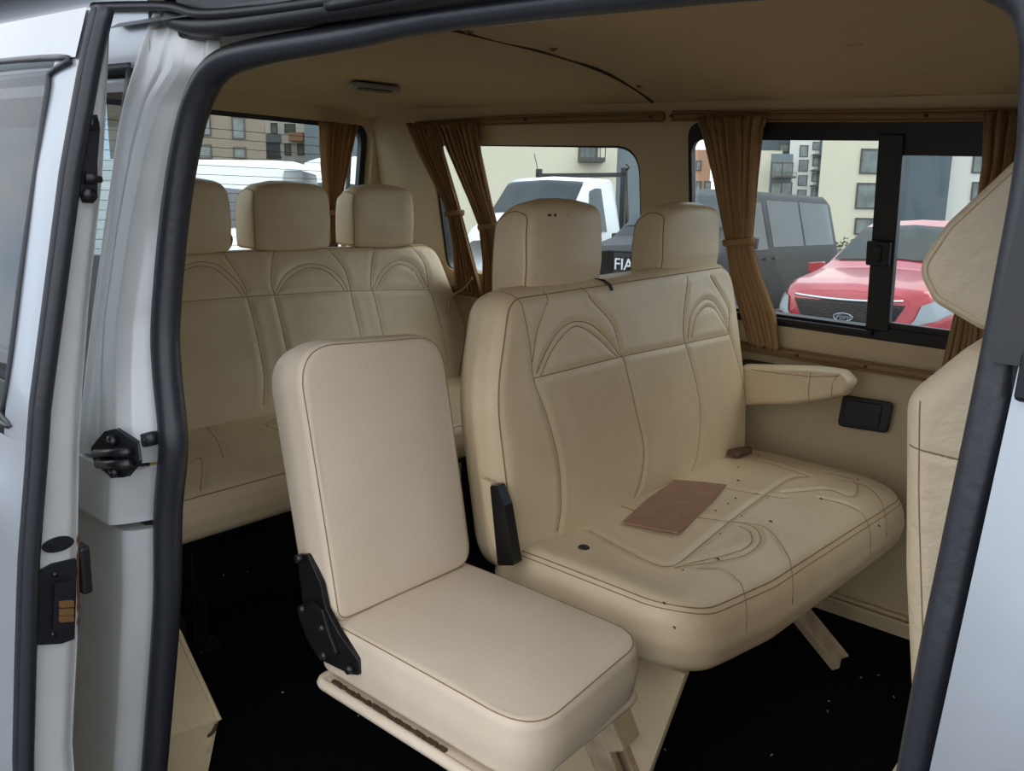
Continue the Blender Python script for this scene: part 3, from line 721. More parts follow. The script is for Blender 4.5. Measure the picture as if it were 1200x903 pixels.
# ---- rear bench
rbn = thing('bench_seat', 'three-place cream leather bench with three headrests under the tailgate window', 'seat')
rk3 = .46/1.; n3 = math.hypot(1, .46); 
rx0 = np.array([-1.955, 0, .46]); rs3 = .5
e3 = np.array([-.50, 0, 1]); e3 /= np.linalg.norm(e3); c3_ = np.array([1, 0, .50]); c3_ /= np.linalg.norm(c3_); T4 = .10
og4 = rx0-c3_*T4/2
Lb = lambda z: (z-.46)*math.hypot(1, .5)
olr = rpoly([(.70, -.05), (2.10, -.05), (2.24, .16), (2.205, .49), (.70, .49)], [.06, .08, .15, .10, .10], 10)
sr_ = [
 [(212, 355), (285, 349), (318, 347), (407, 342), (502, 340)],
 [(255, 287), (272, 313), (285, 337), (288, 352), (297, 387), (307, 437), (307, 475)],
 [(323, 287), (317, 313), (316, 333), (320, 350), (335, 417), (342, 460)],
 [(380, 287), (400, 313), (408, 337), (411, 352), (422, 403), (428, 440)],
 [(440, 287), (435, 307), (433, 333), (437, 350), (448, 400), (455, 440)],
 [(482, 288), (497, 310), (502, 340), (507, 350), (520, 400), (524, 430)],
 [(213, 318), (233, 312), (253, 317), (272, 335), (282, 348)], [(213, 312), (235, 307), (256, 312), (277, 332), (285, 346)],
 [(319, 347), (333, 323), (357, 310), (380, 313), (397, 327), (406, 342)], [(322, 348), (336, 328), (358, 315), (378, 317), (394, 331), (402, 342)],
 [(435, 340), (447, 317), (467, 305), (487, 313), (500, 337)], [(439, 340), (450, 321), (467, 310), (484, 318), (496, 338)]]
smr = px_seams(sr_, rx0, c3_, ea_, e3, og4)
cushion('backrest', olr, T4, .035, (og4, ea_, e3, c3_), [leather, seam_m], rbn, bulge=.014, seams=smr, nper=420, nrad=70, wr=.0008, gw=.009)
olk = rpoly([(.70, -2.07), (2.25, -2.07), (2.25, -1.53), (.70, -1.53)], [.05, .05, .10, .10], 10)
ogk = np.array([0, 0, .452-.052])
srk = [[(216, 548), (234, 540), (237, 550), (235, 575)], [(330, 490), (312, 500), (330, 510)], [(240, 500), (255, 520), (262, 540)]]
smk = px_seams(srk, (0, 0, .452), (0, 0, 1), (0, 1, 0), (1, 0, 0), ogk)
cushion('seat_cushion', olk, .104, .035, (ogk, (0, 1, 0), (1, 0, 0), (0, 0, 1)), [leather, seam_m], rbn, bulge=.010, seams=smk, nper=420, nrad=50, wr=.0008)
for a, b in ((1.12, 1.385), (1.455, 1.735), (1.825, 2.095)):
    headrest(-2.15, a, b, .885, 1.085, .11, rbn)
fr = MB(); fr.box((-2.05, .80, .27), (-1.68, 2.2, .322)); fr.build('seat_frame', steel_blk, rbn, .01)
for y in (.95, 1.9):
    m_ = MB(); m_.box((-2.02, y, 0), (-1.98, y+.04, .27)); m_.box((-1.74, y, 0), (-1.70, y+.04, .27)); m_.box((-2.05, y-.01, 0), (-1.66, y+.05, .02)); m_.build('leg', steel_blk, rbn, .004)

# ---- front seat, seen from the side at the right edge
fs = thing('front_seat', 'cream wrinkled leather front seat cut by the right door pillar', 'seat')
n5 = math.hypot(1, .14)
ol5 = rpoly([(-.165, .42), (.0, .42), (-.02, .93), (-.075, .985), (-.190, .968), (-.246, .90), (-.218, .70)], [.02, .02, .05, .05, .04, .05, .3], 8)
# side outline in (x, z), extruded across the seat
cushion('backrest', ol5, .46, .03, ((0, 1.21, 0), (1, 0, 0), (0, 0, 1), (0, -1, 0)), [leather_wrin, seam_m], fs, bulge=.006, nper=240, nrad=30,
        seams=[resample([(-.226, .90), (-.212, .80), (-.185, .65), (-.150, .45)], 30, False), resample([(-.231, .848), (-.17, .846), (-.03, .848)], 20, False)], ring_seam=False, gw=.004)
ol6 = rpoly([(-.185, .982), (-.120, .985), (-.04, 1.02), (-.03, 1.13), (-.09, 1.215), (-.15, 1.195), (-.235, 1.09), (-.258, 1.04), (-.235, 1.005)], [.02, .03, .05, .06, .05, .06, .06, .04, .03], 8)
hr = cushion('headrest', ol6, .25, .02, ((0, 1.12, 0), (1, 0, 0), (0, 0, 1), (0, -1, 0)), [leather_wrin, leather], fs, bulge=.006, nper=220, nrad=24, ring_seam=True, seam_r=.0028)
for y in (1.05, 1.19): m_ = MB(); m_.cyl((-.13, y, .94), (-.13, y, 1.0), .006); m_.build('headrest_post', chrome, fs)
m_ = MB(); m_.prism(rpoly([(-.22, .30), (.32, .30), (.34, .42), (-.2, .44)], .04, 5), (0, .98, 0), (1, 0, 0), (0, 0, 1), (0, .46, 0)); m_.build('seat_cushion', leather_wrin, fs, .02)
m_ = MB(); m_.box((-.14, 1.02, 0), (.26, 1.40, .31)); m_.build('seat_base', steel_blk, fs, .01)

# ================================================================== LOOSE THINGS
CK = 'seat_cushion'+fb.name
cdp = [on_plane(u, v, (0, 0, .466), (0, 0, 1)) for u, v in ((729, 612), (760, 586), (791, 561), (820, 565), (851, 570), (837, 587), (812, 611), (795, 628), (765, 621))]
for p in cdp: p[2] = top_of(CK, p[0], p[1])
m_ = MB(); n = len(cdp)
top = [p+np.array([0, 0, .006+.003*math.sin(i*1.9)]) for i, p in enumerate(cdp)]; bot = [p-np.array([0, 0, .003]) for p in top]; ctr = sum(top)/n
m_.add(top+[ctr]+bot+[ctr-[0, 0, .003]], [(i, (i+1) % n, n) for i in range(n)]+[(n+1+(i+1) % n, n+1+i, 2*n+1) for i in range(n)]+[(i, n+1+i, n+1+(i+1) % n, (i+1) % n) for i in range(n)])
tag(m_.build('cardboard_sheet', cardb), 'torn piece of brown cardboard lying on the two-place bench cushion', 'cardboard')
bu = thing('belt_buckle', 'small brown seat belt buckle tucked between backrest and cushion of the two-place bench', 'buckle')
m_ = MB(); c = np.array([-.862, 2.0, .462]); m_.prism(rpoly([(-.035, -.018), (.035, -.012), (.035, .012), (-.035, .018)], .008, 4), c, (.2, .98, 0), (.98, -.2, 0), (0, 0, .014)); m_.build('buckle_body', mat('brown plastic', srgb(104, 76, 60), .5), bu, .003)
m_ = MB(); m_.box(c+[-.004, .028, .006], c+[.006, .05, .010]); m_.build('tongue', bolt_m, bu)
# crumbs on the seat
rs = random.Random(11)
crumbs = MB()
def speck(x, y, r): z = top_of(CK, x, y); crumbs.tube([(x-r, y, z), (x, y+r*.4, z+r*.7), (x+r, y, z)], r*.6, 5)
for k in range(14): speck(rs.uniform(-.84, -.58), rs.uniform(1.2, 2.05), rs.uniform(.0012, .0022))
for (u, v) in ((865, 563), (962, 584), (1034, 587), (903, 611), (841, 654), (778, 703), (792, 711)):
    p = on_plane(u, v, (0, 0, .465), (0, 0, 1)); speck(p[0], p[1], .0028)
crumbs = tag(crumbs.build('crumbs', dark_seam), 'dark crumbs and dirt specks scattered on the two-place bench cushion', 'crumbs'); crumbs['kind'] = 'stuff'
fsx = MB()
for (u, v) in ((1028, 792), (970, 822), (970, 835), (903, 886), (1048, 818), (1008, 795), (780, 880), (262, 675), (290, 670), (330, 812), (420, 840)):
    p = on_plane(u, v, (0, 0, .0), (0, 0, 1)); a = rs.random()*3
    fsx.tube([p+[0, 0, .002], p+[.004*math.cos(a), .006*math.sin(a), .003]], .0012, 5)
fsx = tag(fsx.build('floor_crumbs', leather), 'pale specks of dirt on the black carpet', 'dirt'); fsx['kind'] = 'stuff'
# black cover plate on the wall
ash = thing('ashtray', 'black rounded ashtray cover set in the wall below the armrest tip', 'ashtray')
m_ = MB(); m_.prism(rpoly([(-.712, .522), (-.583, .530), (-.580, .612), (-.708, .608)], .016, 6), (0, 2.262, 0), (1, 0, 0), (0, 0, 1), (0, -.012, 0)); hs = m_.build('housing', plastic_blk, ash, .004)
m_ = MB(); m_.prism(rpoly([(-.700, .532), (-.606, .537), (-.604, .602), (-.698, .599)], .010, 6), (0, 2.251, 0), (1, 0, 0), (0, 0, 1), (0, -.006, 0)); m_.build('lid', plastic_blk, ash, .002)
# ceiling lamp
lp = thing('ceiling_lamp', 'small grey dome lamp in the headlining above the rear bench', 'lamp')
lc = (-2.13, 1.87); lz = zc(lc[1])-.004
m_ = MB(); o4 = rpoly([(-.075, -.05), (.075, -.05), (.075, .05), (-.075, .05)], .03, 6)
m_.prism([tuple(p) for p in o4], (lc[0], lc[1], lz), (.55, .83, -.04), (.83, -.55, 0), (0, 0, -.014)); m_.build('housing', lampg, lp, .005)
m_ = MB(); m_.prism([tuple(p*.72) for p in o4], (lc[0], lc[1], lz-.012), (.55, .83, -.04), (.83, -.55, 0), (0, 0, -.006)); m_.build('lens', mat('smoked lens', srgb(60, 58, 56), .2), lp, .003)

# ------------------------------------------------------------------ curtain rails and curtains
def rail(name, pts, label, group, screws=()):
    t = thing(name, label, 'curtain rail', group)
    m_ = MB(); P = smooth_line(pts, 40); m_.tube(P, .010, 10, rb=.006); m_.tube([p+np.array([0, -.004, .011]) for p in P], .003, 6); m_.tube([p+np.array([0, -.004, -.011]) for p in P], .003, 6)
    m_.build('track', rail_m, t)
    for s in screws:
        p = P[int(s*(len(P)-1))]; k = MB(); k.cyl(p, p+np.array([0, -.010, 0]), .004, 8); k.build('screw', dark_seam, t)
rail('curtain_rail', [(x, wl(1.303+.002*math.sin(3*x))-.012, 1.303+.004*math.sin(3*x)) for x in (-1.21, -.9, -.5, 0)], 'brown rail above the sliding side window', 'curtain rails', (.02, .3, .62))
rail('curtain_rail', [(x, wl(z)-.012, z) for x, z in ((-2.2, 1.285), (-1.9, 1.296), (-1.5, 1.302), (-1.235, 1.303))], 'brown rail above the fixed side window', 'curtain rails', (.5, .97))
rail('curtain_rail', [(x, 2.248, .695) for x in (-1.15, -.9, -.6, -.1)], 'brown rail low on the wall under the sliding side window', 'curtain rails', (.42, .62))
rail('curtain_rail', [(x, 2.248, .725) for x in (-2.2, -1.9, -1.6, -1.3)], 'brown rail behind the bench under the fixed side window', 'curtain rails', (.5,))
def curtain(label, rows, base, along, normal, folds, amp, seed, tie=None, m=curt):
    """rows: (z, centre, width) from top to bottom; base(z) gives the wall point; along/normal unit vectors"""
    t = thing('curtain', label, 'curtain', 'brown gathered curtains')
    rg = random.Random(seed); Z = [r[0] for r in rows]; n_u, n_v = 150, 56
    ph = [rg.uniform(0, 6.28) for _ in range(6)]; along = np.array(along, float); normal = np.array(normal, float)
    zz_ = np.linspace(Z[0], Z[-1], n_v+1)
    ce_ = np.interp(-zz_, [-q for q in Z], [r[1] for r in rows]); wi = np.interp(-zz_, [-q for q in Z], [r[2] for r in rows])
    wmax = max(r[2] for r in rows)
    mb_ = MB()
    def fn(u, v):
        j = min(n_v, int(round(v*n_v))); z = zz_[j]; c_ = ce_[j]; w_ = wi[j]
        uu = u+.012*math.sin(u*19+ph[0])+.010*math.sin(u*41+ph[1]+v*2)
        a = amp*(.45+.55*w_/wmax)
        d = a*math.sin(uu*folds*6.283+ph[2]+.5*math.sin(v*3+ph[3]))+a*.35*math.sin(uu*folds*14.3+ph[4]+v)
        if v < .06: d += .004*math.sin(u*260+v*80)
        zz2 = z+.005*math.sin(u*folds*6.28+ph[5])*(1 if v in (0, 1) else .2)
        side = .003*math.sin(uu*folds*12.6+ph[1])
        return tuple(np.array(base(zz2))+along*(c_+w_*(uu-.5)+side)+normal*(d+.034))
    mb_.grid(fn, n_u, n_v)
    cl_ = mb_.build('cloth', m, t)
    sd = cl_.modifiers.new('thick', 'SOLIDIFY'); sd.thickness = .002
    if tie is not None:
        j = int(np.argmin(abs(zz_-tie))); c_ = ce_[j]; w_ = wi[j]; k = MB(); B = np.array(base(tie))
        k.tube([B+along*(c_+(w_/2+.006)*math.cos(a))+normal*(.034+(amp+.012)*math.sin(a))+np.array([0, 0, .006*math.cos(a)]) for a in np.linspace(0, 2*math.pi, 32, endpoint=False)], .009, 8, closed=True, rb=.003)
        k.build('tieback', curt, t)
    return t
bw = lambda z: (0, wl(z)-.004, z)
nY = (0, -1, 0); aX = (1, 0, 0)
curtain('brown curtain tied in the middle at the rear edge of the sliding window', [(1.300, -1.035, .19), (1.27, -1.03, .165), (1.15, -1.018, .12), (.985, -1.005, .072), (.90, -.985, .085), (.80, -.95, .10), (.705, -.925, .085)], bw, aX, nY, 7, .013, 1, .985)
pair = curtain('brown curtain right of the pair between rear bench and fixed window', [(1.290, -1.985, .16), (1.2, -1.965, .13), (1.05, -1.92, .085), (.965, -1.895, .07), (.85, -1.885, .09), (.735, -1.89, .12)], bw, aX, nY, 7, .014, 2, .965)
curtain('brown curtain left of the pair, in the corner behind the rear bench', [(1.288, -2.14, .15), (1.2, -2.12, .12), (1.05, -2.06, .07), (1.0, -2.045, .06), (.88, -2.03, .08), (.735, -2.02, .13)], bw, aX, nY, 7, .014, 3, 1.0)
curtain('brown curtain at the front edge of the sliding window beside the front headrest', [(1.300, -.375, .16), (1.2, -.38, .13), (1.0, -.41, .075), (.85, -.425, .08), (.72, -.43, .10)], bw, aX, nY, 7, .013, 4, .99)
br_ = lambda z: (-2.50+tx*(z-.60), 0, z)
curtain('brown curtain hanging across the tailgate window between headrests', [(1.278, 1.955, .15), (1.2, 1.95, .13), (1.0, 1.945, .055), (.98, 1.945, .05), (.85, 1.94, .075)], br_, (0, 1, 0), (1, 0, 0), 6, .012, 5, .985)
pale_curt = mat('pale curtain cloth', srgb(170, 166, 140), .95)
pc = curtain('pale drawn curtain behind the quarter window next to the open sliding door', [(1.23, 0, .40), (.80, 0, .38)], lambda z: (-1.65, .69, z), aX, nY, 9, .012, 6, None, pale_curt)
pc['group'] = 'curtains on the door side'
cd = MB(); cd.tube(smooth_line([(-1.90, 2.10, .80), (-1.93, 2.09, .76), (-1.96, 2.06, .73), (-1.955, 2.04, .68)], 20), .0035, 6)
cd.build('cord', mat('cord', srgb(150, 138, 120), .9), pair)

# ================================================================== OUTSIDE
def wroot(name, label, cat, X, Y, head=(0, 1), scale=1., group=None, Z=0.):
    t = thing(name, label, cat, group)
    t.matrix_world = WM@Matrix.Translation((X, Y, Z))@Matrix.Rotation(math.atan2(head[1], head[0]), 4, 'Z')@Matrix.Scale(scale, 4)
    return t
gr = MB(); gr.add([(-70, -25, 0), (90, -25, 0), (90, 110, 0), (-70, 110, 0)], [(0, 1, 2, 3)]); gr = gr.build('ground', asph); gr.matrix_world = WM; struct(gr, 'asphalt car park')

class Car:
    """lofted body; stations (x, zb, zbelt, ztop, wb, wt): length along +x from the nose"""
    def __init__(s, st): s.st = np.array(st, float)
    def sec(s, x):
        c = [float(np.interp(x, s.st[:, 0], s.st[:, k])) for k in range(1, 6)]
        return c
    def pt(s, x, t, side, off=0.):
        zb, zl, zt, wb, wt = s.sec(x)
        K = [(0, wb*.90, zb), (.12, wb*.97, zb+.10*(zl-zb)), (.35, wb, zb+.55*(zl-zb)), (.5, wb*.985, zl), (.72, wt+.02, zt-.10*(zt-zl)-.015), (.80, wt-.04, zt-.012), (1., 0, zt+.025)]
        T_ = [k[0] for k in K]; y = float(np.interp(t, T_, [k[1] for k in K])); z = float(np.interp(t, T_, [k[2] for k in K]))
        yc = y+off*(1 if t < .76 else 0); z += off*(0 if t < .72 else 1)
        return (x-(off if x < .5 and t > .3 else 0), yc*side, z)
    def body(s, name, m, parent, n=60):
        X = np.unique(np.r_[np.linspace(s.st[0, 0], s.st[-1, 0], n), s.st[:, 0]]); ts = [0, .06, .12, .24, .35, .43, .5, .61, .72, .76, .80, .87, .94, 1.]
        mb_ = MB(); row = []
        for x in X: row.append([s.pt(x, t, -1) for t in ts]+[s.pt(x, t, 1) for t in ts[::-1][1:]])
        k = len(row[0]); vs = [p for r_ in row for p in r_]
        fs = [(i*k+j, i*k+j+1, (i+1)*k+j+1, (i+1)*k+j) for i in range(len(X)-1) for j in range(k-1)]
        fs += [[j for j in range(k)], [(len(X)-1)*k+j for j in range(k)][::-1]]
        fs += [(i*k, (i+1)*k, (i+1)*k+k-1, i*k+k-1) for i in range(len(X)-1)]
        mb_.add(vs, fs, 0, True); return mb_.build(name, m, parent)
    def patch(s, name, x0, x1, t0, t1, sides, m, parent, off=.012, xa=0., nx=10, ntt=6, xb=0.):
        """xa/xb: shear of the front / rear edge with t"""
        if t1 >= 1.:
            mb_ = MB()
            for sd in sides:
                mb_.grid(lambda u, v: s.pt((x0+xa*v)+((x1+xb*v)-(x0+xa*v))*u, t0+(t1-t0)*v, sd, off), nx, ntt)
            return mb_.build(name, m, parent)
        for sd in sides:
            mb_ = MB(); mb_.grid(lambda u, v: s.pt((x0+xa*v)+((x1+xb*v)-(x0+xa*v))*u, t0+(t1-t0)*v, sd, off), nx, ntt); mb_.build(name, m, parent)
def wheels(t, xs, w, r=.34):
    for x in xs:
        for sd in (-1, 1):
            m_ = MB(); m_.cyl((x, sd*(w-.24), r), (x, sd*(w+.01), r), r, 28, 0); m_.cyl((x, sd*(w), r), (x, sd*(w+.025), r), r*.62, 20, 1); m_.build('wheel', [tyre, bolt_m], t)
def mirror(t, x, w, z, m, sides=(-1, 1), k=1.):
    for sd in sides:
        m_ = MB(); m_.prism(rpoly([(-.10*k, -.07*k), (.10*k, -.06*k), (.11*k, .06*k), (-.08*k, .08*k)], .03, 5), (x, sd*(w+.02), z), (0, sd, 0), (0, 0, 1), (.10, 0, 0)); m_.build('mirror', m, t, .012)
FR = Matrix(((0, 0, -1, 0), (-1, 0, 0, 0), (0, 1, 0, 0), (0, 0, 0, 1)))     # text plane facing the nose (-x)

# red hatch-back crossover
kx, ky = 3.42, 8.75
kg = wroot('car', 'red crossover car with chrome topped grille seen through the sliding window', 'car', kx, ky, (.66, .75), .98)
car = Car([(0, .42, .62, .84, .46, .36), (.06, .32, .66, .92, .66, .56), (.2, .26, .72, .985, .82, .70), (.45, .22, .80, 1.03, .91, .76), (1.1, .22, .92, 1.12, .935, .76), (1.35, .22, .96, 1.20, .94, .74), (1.95, .22, 1.0, 1.58, .94, .62), (2.3, .22, 1.02, 1.66, .94, .62), (3.4, .24, 1.04, 1.66, .94, .61), (4.1, .30, 1.08, 1.55, .92, .58), (4.45, .4, 1.05, 1.2, .88, .55), (4.6, .5, .9, 1.0, .8, .5)])
car.body('body', red_p, kg)
car.patch('windscreen', 1.36, 1.98, .80, 1., (-1, 1), car_glass, kg, .012)
car.patch('side_window', 1.75, 3.9, .52, .70, (-1, 1), car_glass, kg, .010, xa=.3, xb=-.1)
wheels(kg, (.92, 3.65), .93)
mirror(kg, 1.50, .95, 1.08, red_p)
def bow_front(y, k=.34): return float(np.interp(abs(y), [0, .30, .50, .66, .82, .91], [0, .0, .012, .06, .2, .45]))+.012
gm_ = MB()
gm_.grid(lambda u, v: (bow_front((u-.5)*1.16)-.035-.02*math.sin(v*3.14), (u-.5)*(1.16-.34*(1-v)), .50+.33*v), 24, 6)
gg = gm_.build('grille', grille_m, kg)
gb_ = MB()
for r_ in range(6):
    for c_ in range(15):
        y = (c_-7+.5*(r_ % 2))*.078; z = .53+r_*.052
        if abs(y) < .56-.17*(1-(z-.5)/.33):
            gb_.tube([(bow_front(y+dy)-.062, y+dy, z+dz) for dy, dz in ((-.034, 0), (-.014, .018), (.014, .018), (.034, 0), (.014, -.018), (-.014, -.018))], .0045, 5, closed=True)
gb_.build('grille_mesh', bolt_m, gg)
cb_ = MB(); cb_.tube([(bow_front(y)-.062, y, .850+.03*(abs(y)/.6)**2) for y in np.linspace(-.56, .56, 30)], .014, 8); cb_.build('chrome_bar', chrome, kg)
bd = MB(); bd.prism([(.105*math.cos(a), .045*math.sin(a)) for a in np.linspace(0, 2*math.pi, 40, endpoint=False)], (-.075, 0, .675), (0, -1, 0), (0, 0, 1), (-.012, 0, 0)); bdo = bd.build('badge', badge_blue, kg, .003)
bd = MB(); bd.tube([(-.088, .100*math.cos(a), .675+.040*math.sin(a)) for a in np.linspace(0, 2*math.pi, 40, endpoint=False)], .004, 6, closed=True); bd.build('badge_rim', chrome, bdo)
text_obj('badge_lettering', 'Ford', .078, chrome, bdo, Matrix.Translation((-.090, 0, .675))@FR, .002, .35)
for sd in (-1, 1):
    car.patch('headlight', .035, .50, .47, .64, (sd,), lens_m, kg, .012, xa=.10, xb=.12, nx=16)
    h_ = MB(); h_.grid(lambda u, v: (bow_front(.50+.3*u, .36)-.03, sd*(.50+.3*u), .40+.26*v*(1-.3*u)), 8, 4); h_.build('side_vent', grille_m, kg)
wp = MB(); wp.tube([(1.34, .62, 1.185), (1.36, .1, 1.235)], .010, 6); wp.tube([(1.34, 0, 1.205), (1.38, -.5, 1.24)], .010, 6); wp.build('wiper', plastic_blk, kg)

# dark panel van
fx, fy = 1.60, 11.8
fv = wroot('van', 'dark grey panel van with black grille parked behind the red car', 'van', fx, fy, (.635, .772), 1.06)
vst = [(0, .40, .80, 1.10, .62, .50), (.08, .30, .86, 1.16, .80, .66), (.3, .25, .94, 1.20, .92, .74), (.75, .22, 1.04, 1.28, .95, .78), (1.0, .22, 1.08, 1.42, .955, .78), (1.65, .22, 1.12, 1.86, .955, .74), (2.0, .22, 1.12, 1.93, .955, .74), (4.7, .25, 1.12, 1.92, .95, .74), (4.95, .3, 1.10, 1.86, .93, .72), (5.0, .4, 1.0, 1.75, .9, .68)]
cv = Car(vst); cv.body('body', dark_p, fv)
cv.patch('windscreen', 1.0, 1.68, .79, 1., (-1, 1), car_glass, fv, .012)
cv.patch('door_window', 1.25, 2.10, .50, .70, (-1, 1), car_glass, fv, .005, xa=.32)
cv.patch('side_panel', 2.30, 3.45, .51, .71, (-1, 1), car_glass, fv, .004)
cv.patch('rear_window', 3.52, 4.75, .51, .71, (-1, 1), car_glass, fv, .004)
cv.patch('cab_door_seam', 2.16, 2.18, .1, .74, (-1, 1), grille_m, fv, .006)
wheels(fv, (.95, 4.1), .945)
mirror(fv, 1.25, .97, 1.22, plastic_blk, k=1.3)
for sd in (-1, 1):
    h_ = MB(); h_.box((1.95, sd*.965-.01, .98), (2.08, sd*.965+.01, 1.005)); h_.build('door_handle', bolt_m, fv); h_ = MB(); h_.box((2.28, sd*.965-.01, .98), (2.42, sd*.965+.01, 1.005)); h_.build('door_handle', bolt_m, fv)
    h_ = MB(); h_.grid(lambda u, v: (.02+.30*u*u+.03*v, sd*(.55+.33*u), .90+.17*v*(1-.25*u)+.04*u), 10, 4); h_.build('headlight', lens_m, fv)
h_ = MB(); h_.grid(lambda u, v: (.02+.20*(abs(u-.5)*2)**2.2-.05, (u-.5)*1.26, .76+.32*v), 16, 6); fg = h_.build('grille', grille_m, fv)
h_ = MB()
for r_ in range(5):
    for c_ in range(17):
        y = (c_-8+.5*(r_ % 2))*.072
        if abs(y) < .58: h_.tube([(.02+.20*(abs(y)/.63)**2.2-.062, y+.018*math.cos(a), .785+r_*.058+.018*math.sin(a)) for a in (0, 1.57, 3.14, 4.71)], .0045, 4, closed=True)
h_.build('grille_mesh', bolt_m, fg)
text_obj('lettering', 'FIAT', .21, white_p, fg, Matrix.Translation((-.075, 0, .93))@FR, .006)
h_ = MB(); h_.tube([(.02+.20*(abs(y)/.63)**2.2-.05, y, 1.10) for y in np.linspace(-.62, .62, 20)], .02, 6); h_.build('bonnet_lip', grille_m, fv)

# white chassis-cab truck with a dark rack
wt = wroot('truck', 'white chassis cab truck with a dark steel rack behind its cab', 'truck', -.22, 14.6, (.49, .87), 1.)
ct = Car([(0, .5, .9, 1.20, .75, .6), (.1, .4, 1.0, 1.32, .9, .72), (.4, .35, 1.15, 1.45, .98, .80), (.75, .35, 1.25, 1.55, 1.0, .84), (.95, .35, 1.30, 1.66, 1.0, .84), (1.55, .35, 1.36, 2.22, 1.0, .80), (1.9, .35, 1.36, 2.32, 1.0, .80), (2.75, .35, 1.36, 2.33, 1.0, .80), (2.85, .4, 1.36, 2.28, .98, .78)])
ct.body('cab', white_p, wt)
ct.patch('windscreen', .96, 1.60, .79, 1., (-1, 1), car_glass, wt, .014)
ct.patch('door_window', 1.35, 2.15, .50, .70, (-1, 1), car_glass, wt, .014, xa=.30)
wheels(wt, (1.0, 4.4), .98); mirror(wt, 1.2, 1.02, 1.5, plastic_blk, k=1.7)
rk_ = MB()
for sd in (-1, 1): rk_.box((3.0, sd*.92-.05, .7), (3.10, sd*.92+.05, 2.55)); 
rk_.box((3.0, -.97, 2.38), (3.10, .97, 2.46)); rk_.box((3.0, -.97, 1.2), (3.06, .97, 1.3)); rk_.tube([(3.05, -.92, 2.46), (3.05, -1.02, 2.56), (3.05, -.95, 2.62)], .02, 6)
beam(rk_, (3.05, -.92, 2.4), (3.35, -.92, .95), .10, .10, (0, 1, 0))
rk_.build('rack', grille_m, wt)
rk_ = MB(); rk_.box((2.95, -.98, .75), (6.0, .98, .9)); rk_.box((3.15, -.99, .9), (6.0, -.96, 1.25)); rk_.box((3.15, .96, .9), (6.0, .99, 1.25)); rk_.build('load_bed', white_p, wt)
rk_ = MB(); rk_.tube([(1.9, .3, 2.33), (1.7, .32, 2.75)], .008, 5); rk_.build('aerial', plastic_blk, wt)

# white vans behind the tailgate
def white_van(label, X, Y, head, hi=2.75, L_=5.9, grille=True):
    t = wroot('van', label, 'van', X, Y, head, 1., 'white vans seen through the tailgate window')
    c_ = Car([(0, .45, .75, 1.05, .75, .6), (.1, .35, .9, 1.2, .9, .74), (.5, .3, 1.05, 1.32, .98, .82), (.95, .3, 1.2, 1.50, 1.0, .86), (1.6, .3, 1.3, 2.2, 1.0, .84), (2.1, .3, 1.3, hi-.12, 1.0, .82), (2.6, .3, 1.3, hi, 1.0, .80), (L_-.15, .35, 1.3, hi, 1.0, .80), (L_, .4, 1.2, hi-.15, .96, .76)])
    c_.body('body', white_p, t)
    c_.patch('windscreen', .98, 1.62, .79, 1., (-1, 1), car_glass, t, .014)
    c_.patch('door_window', 1.35, 2.25, .50, .66, (-1, 1), car_glass, t, .014, xa=.35)
    wheels(t, (1.0, L_-1.3), .98); mirror(t, 1.25, 1.02, 1.4, plastic_blk, k=1.5)
    h_ = MB(); h_.grid(lambda u, v: (.16*(abs(u-.5)*2)**2-.02, (u-.5)*1.2, .7+.3*v), 12, 4); h_.build('grille', grille_m, t)
    return t
white_van('white high roof van broadside, left behind the rear bench headrests', -9.4, 15.2, (.99, -.12), 2.42)
white_van('white high roof van whose windscreen shows over the middle rear headrest', -4.7, 17.4, (.35, .94), 2.85)
wc = wroot('van', 'low white van whose nose shows between the first two rear headrests', 'van', -2.2, 9.0, (-.8, .6), 1., 'white vans seen through the tailgate window')
cw = Car(vst); cw.body('body', white_p, wc)
cw.patch('windscreen', 1.0, 1.68, .79, 1., (-1, 1), car_glass, wc, .012)
cw.patch('door_window', 1.25, 2.05, .52, .70, (-1, 1), car_glass, wc, .012, xa=.32)
wheels(wc, (.95, 4.1), .945); mirror(wc, 1.25, .97, 1.22, plastic_blk, k=1.2)
h_ = MB(); h_.grid(lambda u, v: (.02+.20*(abs(u-.5)*2)**2.2-.05, (u-.5)*1.26, .60+.40*v), 16, 6); h_.build('grille', grille_m, wc)

